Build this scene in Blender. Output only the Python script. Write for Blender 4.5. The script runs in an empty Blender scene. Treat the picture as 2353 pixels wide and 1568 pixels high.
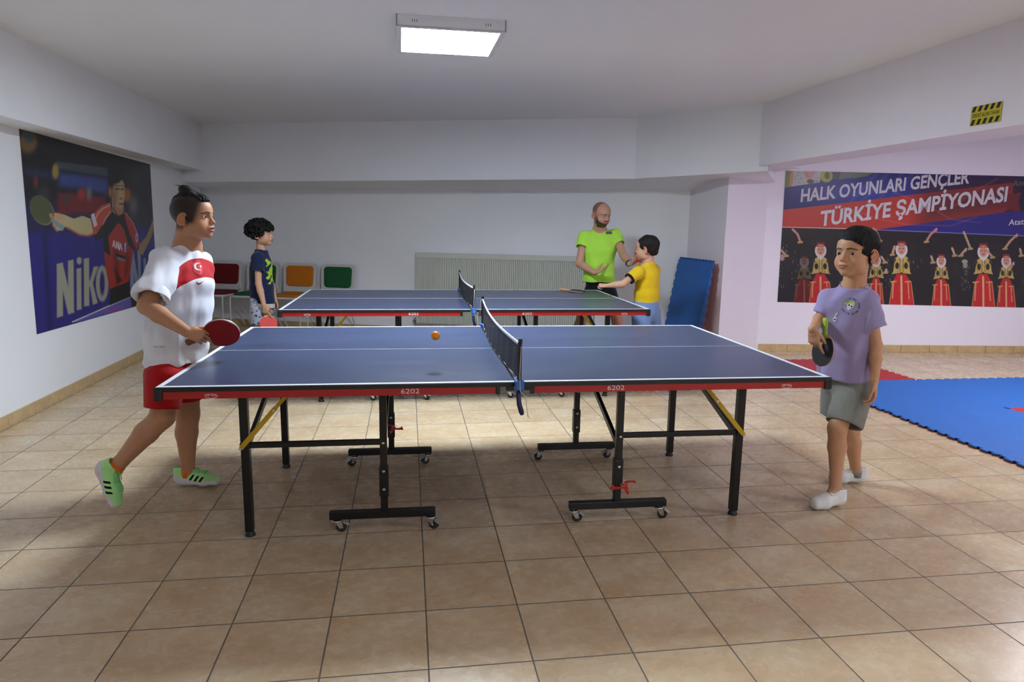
import bpy, bmesh, math, random
import numpy as np
from mathutils import Vector, Matrix
from mathutils.bvhtree import BVHTree
from mathutils.geometry import tessellate_polygon
sc = bpy.context.scene
C = sc.collection
# ------------------------------------------------------------------ camera
F = 1577.31; CH = 1.3906; PITCH = 0.16954; ROLL = -0.01588; YAW = -0.15145
IMW, IMH = 2353, 1568
def _cam():
    f = np.array([0, math.cos(PITCH), -math.sin(PITCH)]); r = np.array([1., 0, 0]); d = np.cross(f, r)
    r2 = r*math.cos(ROLL)+d*math.sin(ROLL); d2 = -r*math.sin(ROLL)+d*math.cos(ROLL)
    c, s = math.cos(-YAW), math.sin(-YAW)
    M = np.array([[c, s, 0], [-s, c, 0], [0, 0, 1]])
    return M@r2, M@d2, M@f, M
CR, CD, CF, CM = _cam()
FWD = CM@np.array([0, 1., 0]); RGT = CM@np.array([1., 0, 0])
cam = bpy.data.cameras.new('camera'); camo = bpy.data.objects.new('camera', cam); C.objects.link(camo)
cam.sensor_width = 36; cam.lens = F/IMW*36; cam.clip_start = .05; cam.clip_end = 100
m = Matrix(((CR[0], -CD[0], -CF[0], 0), (CR[1], -CD[1], -CF[1], 0), (CR[2], -CD[2], -CF[2], CH), (0, 0, 0, 1)))
camo.matrix_world = m
sc.camera = camo
# ------------------------------------------------------------------ view, world
vs = sc.view_settings; vs.view_transform = 'Standard'; vs.look = 'None'; vs.gamma = 1; vs.use_curve_mapping = False
vs.exposure = 2.86
w = bpy.data.worlds.new('world'); sc.world = w; w.use_nodes = True
w.node_tree.nodes['Background'].inputs[0].default_value = (.6, .65, .75, 1)
w.node_tree.nodes['Background'].inputs[1].default_value = 0.0
LAMP_MAIN = 17.0; LAMP_FILL = 13.5; LAMP_RIGHT = 10.0
# ------------------------------------------------------------------ measuring helpers (a pixel of the photo -> a point of the room)
def ray(x, y):
    return CR*((x-1176.5)/F)+CD*((y-784)/F)+CF
O3 = np.array([0, 0, CH])
def flr(x, y, z=0.):
    d = ray(x, y); return O3+d*(z-CH)/d[2]
def onp(x, y, p0, dr):
    n = np.array([-dr[1], dr[0], 0]); d = ray(x, y); k = n@(np.array([p0[0], p0[1], 0])-O3)/(n@d); return O3+d*k
def cp(x, y, D):
    d = ray(x, y); return O3+d*D/(d@FWD)
# ------------------------------------------------------------------ materials
def lin(c):
    if isinstance(c, str):
        c = c.lstrip('#'); c = [int(c[i:i+2], 16)/255 for i in (0, 2, 4)]
    return tuple((v/12.92 if v <= .04045 else ((v+.055)/1.055)**2.4) for v in c[:3])+(1,)
class NT:
    def __init__(s, name):
        s.m = bpy.data.materials.new(name); s.m.use_nodes = True; s.t = s.m.node_tree; s.n = s.t.nodes
        s.b = s.n['Principled BSDF']
    def new(s, t, **kw):
        n = s.n.new(t)
        for k, v in kw.items(): setattr(n, k, v)
        return n
    def l(s, a, b): s.t.links.new(a, b)
    def val(s, op, a, b=None, c=None, clamp=False):
        n = s.new('ShaderNodeMath', operation=op); n.use_clamp = clamp
        for i, v in enumerate((a, b, c)):
            if v is None: continue
            if isinstance(v, (int, float)): n.inputs[i].default_value = v
            else: s.l(v, n.inputs[i])
        return n.outputs[0]
    def mix(s, f, a, b, mode='MIX'):
        n = s.new('ShaderNodeMix', data_type='RGBA', blend_type=mode)
        for i, v in ((0, f), (6, a), (7, b)):
            if isinstance(v, (int, float)): n.inputs[i].default_value = v
            elif isinstance(v, tuple): n.inputs[i].default_value = v
            else: s.l(v, n.inputs[i])
        return n.outputs[2]
    def noise(s, scale, detail=3, rough=.5, vec=None, sc3=None):
        n = s.new('ShaderNodeTexNoise'); n.inputs['Scale'].default_value = scale; n.inputs['Detail'].default_value = detail; n.inputs['Roughness'].default_value = rough
        if vec is None: vec = s.new('ShaderNodeTexCoord').outputs['Object']
        if sc3:
            mp = s.new('ShaderNodeMapping'); mp.inputs['Scale'].default_value = sc3; s.l(vec, mp.inputs[0]); vec = mp.outputs[0]
        s.l(vec, n.inputs['Vector']); return n.outputs[0]
    def ramp(s, f, stops):
        n = s.new('ShaderNodeValToRGB'); e = n.color_ramp.elements
        e[0].position, e[0].color = stops[0]; e[1].position, e[1].color = stops[-1]
        for p, c in stops[1:-1]:
            q = e.new(p); q.color = c
        s.l(f, n.inputs[0]); return n.outputs[0]
    def bump(s, h, strength=.2, dist=.01):
        n = s.new('ShaderNodeBump'); n.inputs['Strength'].default_value = strength; n.inputs['Distance'].default_value = dist
        s.l(h, n.inputs['Height']); s.l(n.outputs[0], s.b.inputs['Normal'])
    def attr(s, name):
        return s.new('ShaderNodeAttribute', attribute_name=name)
    def sstep(s, v, a, b):
        n = s.new('ShaderNodeMapRange', interpolation_type='SMOOTHSTEP'); s.l(v, n.inputs[0]); n.inputs[1].default_value = a; n.inputs[2].default_value = b
        return n.outputs[0]
_mc = {}
def mat(name, col, rough=.6, metal=0., var=0., nscale=12., bump=0., bscale=200., coat=0., spec=.5, emit=0., sheen=0., sc3=None):
    if name in _mc: return _mc[name]
    t = NT(name); c = lin(col) if isinstance(col, str) else tuple(col)
    b = t.b; b.inputs['Base Color'].default_value = c; b.inputs['Roughness'].default_value = rough; b.inputs['Metallic'].default_value = metal
    b.inputs['Specular IOR Level'].default_value = spec; b.inputs['Coat Weight'].default_value = coat; b.inputs['Sheen Weight'].default_value = sheen
    if var:
        n = t.noise(nscale, 4, sc3=sc3); dk = tuple(v*(1-var) for v in c[:3])+(1,); lt = tuple(min(1, v*(1+var)) for v in c[:3])+(1,)
        t.l(t.ramp(n, [(.3, dk), (.7, lt)]), b.inputs['Base Color'])
    if bump: t.bump(t.noise(bscale, 2), bump, .002)
    if emit:
        b.inputs['Emission Color'].default_value = c; b.inputs['Emission Strength'].default_value = emit
    _mc[name] = t.m; return t.m
def wall_mat(name, col, v=.02):
    t = NT(name); c = lin(col)
    n = t.noise(1.7, 5, .6); dk = tuple(x*(1-v) for x in c[:3])+(1,)
    t.l(t.ramp(n, [(.35, dk), (.65, c)]), t.b.inputs['Base Color']); t.b.inputs['Roughness'].default_value = .75; t.b.inputs['Specular IOR Level'].default_value = .25
    t.bump(t.noise(60, 4, .6), .12, .004)
    return t.m
def floor_mat():
    t = NT('beige_tile'); geo = t.new('ShaderNodeNewGeometry'); sp = t.new('ShaderNodeSeparateXYZ'); t.l(geo.outputs['Position'], sp.inputs[0])
    S = .33499
    gx = t.val('DIVIDE', t.val('ADD', sp.outputs[0], 1.28796+S*40), S); gy = t.val('DIVIDE', t.val('ADD', sp.outputs[1], -2.30826+S*40), S)
    def edge(g):
        f = t.val('FRACT', g); return t.val('MINIMUM', f, t.val('SUBTRACT', 1., f))
    e = t.val('MULTIPLY', t.val('MINIMUM', edge(gx), edge(gy)), S)
    wob = t.noise(9, 2, vec=geo.outputs['Position'])
    grout = t.val('SUBTRACT', 1., t.sstep(t.val('ADD', e, t.val('MULTIPLY', wob, .0008)), .0024, .0038))
    cid = t.new('ShaderNodeCombineXYZ'); t.l(t.val('FLOOR', gx), cid.inputs[0]); t.l(t.val('FLOOR', gy), cid.inputs[1])
    wn = t.new('ShaderNodeTexWhiteNoise'); t.l(cid.outputs[0], wn.inputs['Vector'])
    off = t.new('ShaderNodeVectorMath', operation='MULTIPLY_ADD'); t.l(wn.outputs['Color'], off.inputs[0]); off.inputs[1].default_value = (7, 7, 7); t.l(geo.outputs['Position'], off.inputs[2])
    n1 = t.noise(4.2, 7, .62, vec=off.outputs[0], sc3=(.85, 1.2, 1)); n2 = t.noise(20, 3, .6, vec=off.outputs[0], sc3=(.85, 1.2, 1))
    nn = t.val('ADD', t.val('MULTIPLY', n1, .80), t.val('MULTIPLY', n2, .20))
    col = t.ramp(nn, [(.22, lin('#b99870')), (.50, lin('#cab28f')), (.78, lin('#d8caac'))])
    tv = t.val('MULTIPLY_ADD', wn.outputs['Value'], .10, .95)
    cc = t.new('ShaderNodeCombineColor'); [t.l(tv, cc.inputs[i]) for i in range(3)]
    col = t.mix(1., col, cc.outputs[0], 'MULTIPLY')
    col = t.mix(grout, col, lin('#655d54'))
    t.l(col, t.b.inputs['Base Color'])
    t.l(t.val('MULTIPLY_ADD', grout, .5, t.val('MULTIPLY_ADD', n2, .10, .22)), t.b.inputs['Roughness'])
    h = t.val('SUBTRACT', t.val('MULTIPLY', n2, .08), grout)
    t.bump(h, .35, .0015); t.b.inputs['Specular IOR Level'].default_value = .45
    return t.m
# ------------------------------------------------------------------ mesh builder
class MB:
    def __init__(s): s.v = []; s.f = []; s.mi = []; s.sm = []
    def add(s, vs, fs, mi=0, smooth=False):
        o = len(s.v); s.v += [tuple(map(float, q)) for q in vs]
        for f in fs: s.f.append([i+o for i in f]); s.mi.append(mi); s.sm.append(smooth)
        return s
    def box(s, c, size, R=None, mi=0, bev=0.):
        hx, hy, hz = [q/2 for q in size]
        if bev:
            bm = bmesh.new(); bmesh.ops.create_cube(bm, size=1)
            for q in bm.verts: q.co = Vector((q.co.x*size[0], q.co.y*size[1], q.co.z*size[2]))
            bmesh.ops.bevel(bm, geom=list(bm.edges), offset=bev, segments=2, affect='EDGES', profile=.5)
            vs = [tuple(q.co) for q in bm.verts]; fs = [[q.index for q in f.verts] for f in bm.faces]; bm.free()
        else:
            vs = [(x, y, z) for x in (-hx, hx) for y in (-hy, hy) for z in (-hz, hz)]
            fs = [(0, 1, 3, 2), (4, 6, 7, 5), (0, 4, 5, 1), (2, 3, 7, 6), (0, 2, 6, 4), (1, 5, 7, 3)]
        vs = np.array(vs)
        if R is not None: vs = vs@np.array(R).T
        return s.add(vs+np.array(c), fs, mi)
    def bar(s, a, b, wx, wz, mi=0, up=(0, 0, 1), bev=0.):
        a = np.array(a, float); b = np.array(b, float); d = b-a; L = np.linalg.norm(d); d = d/L
        u = np.array(up, float)
        if abs(u@d) > .98: u = np.array((0, 1., 0))
        sx = np.cross(d, u); sx /= np.linalg.norm(sx); u = np.cross(sx, d)
        return s.box((a+b)/2, (L, wx, wz), np.stack([d, sx, u], 1), mi, bev)
    def tube(s, pts, r, seg=10, mi=0, closed=False, cap=True):
        P = [np.array(p, float) for p in pts]; n = len(P); rr = r if hasattr(r, '__len__') else [r]*n
        T = [P[min(i+1, n-1)]-P[max(i-1, 0)] for i in range(n)]
        if closed: T = [P[(i+1) % n]-P[i-1] for i in range(n)]
        u = None; rings = []
        for i in range(n):
            t = T[i]/(np.linalg.norm(T[i])+1e-9)
            if u is None:
                u = np.cross(t, (0, 0, 1.))
                if np.linalg.norm(u) < .1: u = np.cross(t, (0, 1., 0))
            u = u-t*(u@t); u /= np.linalg.norm(u); v = np.cross(t, u)
            rings += [P[i]+rr[i]*(math.cos(2*math.pi*k/seg)*u+math.sin(2*math.pi*k/seg)*v) for k in range(seg)]
        fs = []
        for i in range(n if closed else n-1):
            j = (i+1) % n
            fs += [(i*seg+k, i*seg+(k+1) % seg, j*seg+(k+1) % seg, j*seg+k) for k in range(seg)]
        s.add(rings, fs, mi, True)
        if cap and not closed:
            s.add(rings[:seg], [list(range(seg))[::-1]], mi); s.add(rings[-seg:], [list(range(seg))], mi)
        return s
    def cyl(s, a, b, r, r2=None, seg=20, mi=0):
        return s.tube([a, b], [r, r if r2 is None else r2], seg, mi)
    def prism(s, poly, z0, z1, mi=0, mside=None, T=None):
        # poly: 2d CCW outline; triangulated through bmesh so concave outlines work
        n = len(poly); tr = [list(q) for q in tessellate_polygon([[Vector((p[0], p[1], 0)) for p in poly]])]
        V = [(p[0], p[1], z1) for p in poly]+[(p[0], p[1], z0) for p in poly]
        if T is not None: V = [tuple(T(q)) for q in V]
        s.add(V, tr+[[i+n for i in t[::-1]] for t in tr], mi)
        s.add(V, [(i, i+n, (i+1) % n+n, (i+1) % n) for i in range(n)], mi if mside is None else mside)
        return s
    def grid(s, fn, nu, nv, mi=0, smooth=True):
        V = [fn(i/nu, j/nv) for j in range(nv+1) for i in range(nu+1)]
        fs = [(j*(nu+1)+i, j*(nu+1)+i+1, (j+1)*(nu+1)+i+1, (j+1)*(nu+1)+i) for j in range(nv) for i in range(nu)]
        return s.add(V, fs, mi, smooth)
    def build(s, name, mats, parent=None, off=None):
        me = bpy.data.meshes.new(name); v = s.v
        if off is not None: v = [(a-off[0], b-off[1], c-off[2]) for a, b, c in v]
        me.from_pydata(v, [], s.f); me.update()
        for q in (mats if isinstance(mats, (list, tuple)) else [mats]): me.materials.append(q)
        me.polygons.foreach_set('material_index', s.mi); me.polygons.foreach_set('use_smooth', s.sm)
        bm = bmesh.new(); bm.from_mesh(me); bmesh.ops.remove_doubles(bm, verts=bm.verts, dist=1e-6)
        bmesh.ops.recalc_face_normals(bm, faces=bm.faces); bm.to_mesh(me); bm.free()
        o = bpy.data.objects.new(name, me); C.objects.link(o)
        if parent: o.parent = parent
        return o
def tag(o, label=None, cat=None, group=None, kind=None):
    for k, v in (('label', label), ('category', cat), ('group', group), ('kind', kind)):
        if v: o[k] = v
    return o
def empty(name, loc=(0, 0, 0), rz=0., label=None, cat=None, group=None):
    o = bpy.data.objects.new(name, None); C.objects.link(o); o.location = tuple(float(q) for q in loc); o.rotation_euler = (0, 0, rz); o.empty_display_size = .1
    return tag(o, label, cat, group)
def copy_tree(o, parent=None):
    c = o.copy(); C.objects.link(c)
    if parent: c.parent = parent
    for ch in list(o.children): copy_tree(ch, c)
    return c
def struct(mb, name, m, flip=False):
    return tag(mb.build(name, m), kind='structure')
def text_mesh(body, size=1., bold=0., ext=0.):
    cu = bpy.data.curves.new('t', 'FONT'); cu.body = body; cu.size = size; cu.offset = bold; cu.extrude = ext; cu.resolution_u = 3
    o = bpy.data.objects.new('t', cu); C.objects.link(o); dg = bpy.context.evaluated_depsgraph_get(); dg.update()
    me = bpy.data.meshes.new_from_object(o.evaluated_get(dg)); bpy.data.objects.remove(o); bpy.data.curves.remove(cu)
    V = np.array([v.co[:] for v in me.vertices]); Fs = [list(p.vertices) for p in me.polygons]; bpy.data.meshes.remove(me)
    return V, Fs
def text_on(mb, body, p0, p1, h, up, n, mi=0, bold=0., lift=.001, clip=None):
    """text between p0 and p1 (baseline), cap height h, on the plane with normal n"""
    V, Fs = text_mesh(body, 1., bold); p0 = np.array(p0, float); p1 = np.array(p1, float); up = np.array(up, float); n = np.array(n, float)
    x0, x1 = V[:, 0].min(), V[:, 0].max(); cap = text_mesh('H', 1., bold)[0][:, 1].max()
    Q = p0+np.outer((V[:, 0]-x0)/(x1-x0), p1-p0)+np.outer(V[:, 1]/cap*h, up)+n*lift
    if clip: Q = clip(Q)
    mb.add(Q, Fs, mi)

# ------------------------------------------------------------------ materials in use
M_wall = wall_mat('white_paint', '#f5f7fb'); M_wallp = wall_mat('pink_lit_white_paint', '#f4f0f8'); M_ceil = wall_mat('ceiling_paint', '#f6f7fb')  # pinkish copy of the white puts the right room's pink light into its colour
M_floor = floor_mat()
M_skirt = mat('skirting_tile', '#c9ad80', .4, var=.14, nscale=14)
M_black = mat('black_steel', '#0c0c0d', .38, spec=.4); M_blackp = mat('black_plastic', '#101113', .5)
M_red = mat('red_apron_paint', '#a51614', .42, var=.04); M_white = mat('white_line_paint', '#e6e9ee', .5)
M_chrome = mat('chrome', '#c8c8c8', .22, 1.); M_yellow = mat('yellow_steel', '#c9a20e', .42); M_rub = mat('dark_rubber', '#1b2026', .6)
M_redp = mat('red_plastic', '#b51414', .4); M_bluep = mat('blue_plastic', '#2563ad', .4); M_navyp = mat('navy_plastic', '#0a1a48', .3)
M_grey = mat('grey_steel', '#4b4c4b', .45, .3); M_cord = mat('cord', '#cfc8b4', .8)
M_print = mat('pale_print', '#e8d8d6', .5)

# ------------------------------------------------------------------ room shell
ZC = 2.49
XL, XB, XR = -2.66, -2.40, 3.17
def poly(mb, pts, mi=0): mb.add(pts, [list(range(len(pts)))], mi)
def slab(pts, nrm, th=.05):
    """a closed slab: outline plus thickness on the hidden side"""
    mb = MB(); n = len(pts); P = [np.array(p, float) for p in pts]; Q = [p+np.array(nrm, float)*th for p in P]
    mb.add(P+Q, [list(range(n)), list(range(n, 2*n))[::-1]]+[(i, (i+1) % n, (i+1) % n+n, i+n) for i in range(n)]); return mb
bw0 = np.array([-2.16, 9.5]); bwd = np.array([1, -.365]); BWy = lambda x: 9.5-.365*(x+2.16)
BFy = lambda x: 7.13-.36*(x-2.34)
CO = (3.17, BWy(3.17)); A_ = (3.22, 6.72); BN = (3.93, 7.224); BNd = (3.1, -.33); BNy = lambda x: 7.22-(x-3.97)*.33/3.1
YB = -3.5; XF = 8.6
struct(slab([(XL-.3, YB-.1, 0), (XF+.1, YB-.1, 0), (XF+.1, 10, 0), (XL-.3, 10, 0)], (0, 0, -1)), 'floor', M_floor)
struct(slab([(XL-.3, YB-.1, ZC), (XF+.1, YB-.1, ZC), (XF+.1, 10, ZC), (XL-.3, 10, ZC)], (0, 0, 1)), 'ceiling', M_ceil)
struct(slab([(XL, YB, 0), (XL, 10, 0), (XL, 10, ZC), (XL, YB, ZC)], (-1, 0, 0), .1), 'wall_left', M_wall)
struct(slab([(XL, BWy(XL), 0), (3.3, BWy(3.3), 0), (3.3, BWy(3.3), ZC), (XL, BWy(XL), ZC)], (0, 1, 0), .1), 'wall_back', M_wall)
struct(slab([(BN[0]-.1, BNy(BN[0]-.1), 0), (XF, BNy(XF), 0), (XF, BNy(XF), ZC), (BN[0]-.1, BNy(BN[0]-.1), ZC)], (0, 1, 0), .1), 'wall_right', M_wallp)
struct(slab([(XF, YB, 0), (XF, 7.5, 0), (XF, 7.5, ZC), (XF, YB, ZC)], (1, 0, 0), .1), 'wall_far_right', M_wallp)
struct(slab([(XL, YB, 0), (XF, YB, 0), (XF, YB, ZC), (XL, YB, ZC)], (0, -1, 0), .1), 'wall_front', M_wall)
# the corner pier between the alcove and the right-hand room
mb = MB(); mb.prism([A_, BN, (BN[0]+.05, 7.5), (3.3, 7.9), (CO[0], CO[1])], 0, ZC); struct(mb, 'wall_corner', M_wallp)
# beams
def wz(px, py, p0, dr): return onp(px, py, p0, dr)[2]
mb = MB()   # left beam
e = BFy(XB)+.02
V = [(XB, YB, 2.035), (XB, e, 1.955), (XL+.001, e, 1.96), (XL+.001, YB, 2.05), (XB, YB, ZC), (XB, e, ZC), (XL+.001, e, ZC), (XL+.001, YB, ZC)]
mb.add(V, [(0, 1, 2, 3), (0, 4, 5, 1), (1, 5, 6, 2), (3, 2, 6, 7), (0, 3, 7, 4), (4, 7, 6, 5)]); struct(mb, 'trim_1', M_wall)
mb = MB()   # back beam, with soffit to the back wall
V = [(XL, BFy(XL), 1.82), (2.362, BFy(2.362), 1.875), (2.85, BWy(2.85), 1.79), (XL, BWy(XL), 1.775)]
V += [(x, y, ZC) for x, y, z in V]
mb.add(V, [(0, 1, 2, 3), (0, 4, 5, 1), (1, 5, 6, 2), (2, 6, 7, 3), (3, 7, 4, 0), (4, 7, 6, 5)]); struct(mb, 'trim_2', M_wall)
mb = MB()   # slanted middle beam
md = np.array([.83, -1.10]); m0 = np.array([2.362, BFy(2.362)]); m1 = m0+md*((3.228-2.362)/.83)
V = [(m0[0], m0[1], 1.875), (m1[0], m1[1], 1.897), (4.05, 7.3, 1.883), (3.17, 7.62, 1.768), (2.85, BWy(2.85), 1.79)]
V += [(x, y, ZC) for x, y, z in V]; n5 = 5
mb.add(V, [(0, 1, 2), (0, 2, 3), (0, 3, 4), (5, 7, 6), (5, 8, 7), (5, 9, 8)]+[(i, (i+1) % 5, (i+1) % 5+5, i+5) for i in range(5)]); struct(mb, 'trim_3', M_wall)
mb = MB()   # right beam
V = [(XR, YB, 1.935), (XR, 6.03, 1.945), (3.56, 6.3, 1.955), (3.56, YB, 1.93)]; V += [(x, y, ZC) for x, y, z in V]
mb.add(V, [(0, 1, 2, 3), (0, 4, 5, 1), (1, 5, 6, 2), (2, 6, 7, 3), (3, 7, 4, 0), (4, 7, 6, 5)]); struct(mb, 'trim_4', M_wallp)
mb = MB()   # boxed joint between the right beam and the banner wall
V = [(3.228, 5.955, 1.945), (3.56, 6.15, 1.953), (4.30, 7.25, 2.05), (3.9, 7.30, 2.05), (3.3, 6.75, 1.95)]; V += [(x, y, ZC) for x, y, z in V]
mb.add(V, [(0, 1, 2, 3, 4), (5, 9, 8, 7, 6)]+[(i, (i+1) % 5, (i+1) % 5+5, i+5) for i in range(5)]); struct(mb, 'trim_5', M_wallp)
# skirting tiles
def skirt(name, p0, p1, nrm, h=.08, th=.012):
    mb = MB(); p0 = np.array(p0, float); p1 = np.array(p1, float); L = np.linalg.norm(p1-p0); d = (p1-p0)/L; n = np.array(nrm, float); k = int(L/.335)+1
    for i in range(k):
        a = i*.335+.002; b = min(L, (i+1)*.335)-.002
        if b <= a: continue
        c = p0+d*(a+b)/2+n*th/2; R = np.array([[d[0], n[0], 0], [d[1], n[1], 0], [0, 0, 1]])
        mb.box((c[0], c[1], h/2), (b-a, th, h), R, bev=.002)
    return tag(mb.build(name, M_skirt), kind='structure')
nb = np.array([-.343, -.939]); nr = np.array([-.106, -.994])
skirt('baseboard_left', (XL, YB), (XL, BWy(XL)), (1, 0))
skirt('baseboard_back', (XL, BWy(XL)), (CO[0], CO[1]), nb)
skirt('baseboard_right', (BN[0]+.02, BNy(BN[0]+.02)), (XF, BNy(XF)), nr)

# ------------------------------------------------------------------ ceiling lamps
M_lampw = mat('lamp_housing_white', '#e4e6ea', .5); M_slot = mat('lamp_slot_dark', '#4a4a50', .7)
def lamp(loc, strength, col, label, frame=True, rz=0.):
    L = empty('ceiling_light', loc, rz, label, 'ceiling light'); hs = .30; z0 = -.062
    mb = MB(); w2 = .03
    for sx in (-1, 1):
        mb.box((sx*(hs-.004), 0, z0/2), (.008, 2*hs, -z0)); mb.box((0, sx*(hs-.004), z0/2), (2*hs, .008, -z0))
        mb.box((sx*(hs-w2/2), 0, z0+.002), (w2, 2*hs, .006)); mb.box((0, sx*(hs-w2/2), z0+.002), (2*hs-2*w2, w2, .006))
    mb.box((0, 0, -.004), (2*hs-.02, 2*hs-.02, .006)); mb.build('lamp_frame', M_lampw, L)
    for gx in (-.2, .2):
        for k in (-1, 0, 1): mb = MB(); mb.box((gx+k*.0125, -hs-.0004, -.03), (.003, .002, .014)); mb.build('vent_slot', M_slot, L)
    t = NT('lamp_diffuser_glow'); e = t.new('ShaderNodeEmission'); e.inputs[0].default_value = col; e.inputs[1].default_value = strength
    t.l(e.outputs[0], t.n['Material Output'].inputs[0])
    mb = MB(); mb.box((0, 0, z0+.006), (2*hs-2*w2, 2*hs-2*w2, .004)); mb.build('diffuser', t.m, L)
    return L
lamp((.245, 4.27, ZC), LAMP_MAIN, (.77, .88, 1, 1), 'square white lit ceiling panel light above the near tennis table', rz=.01)
lamp((2.1, -1.9, ZC), LAMP_FILL, (.80, .87, 1, 1), 'square ceiling panel added as unseen fill light behind the photographer')  # unseen panel, added to lift the ambient light in the room
lamp((5.4, 4.4, ZC), LAMP_RIGHT, (.88, .89, 1, 1), 'square ceiling panel light over the blue mats')
lamp((5.2, 1.2, ZC), LAMP_RIGHT*1.1, (.90, .88, 1, 1), 'square ceiling panel light at the front of the mat area')
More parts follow.
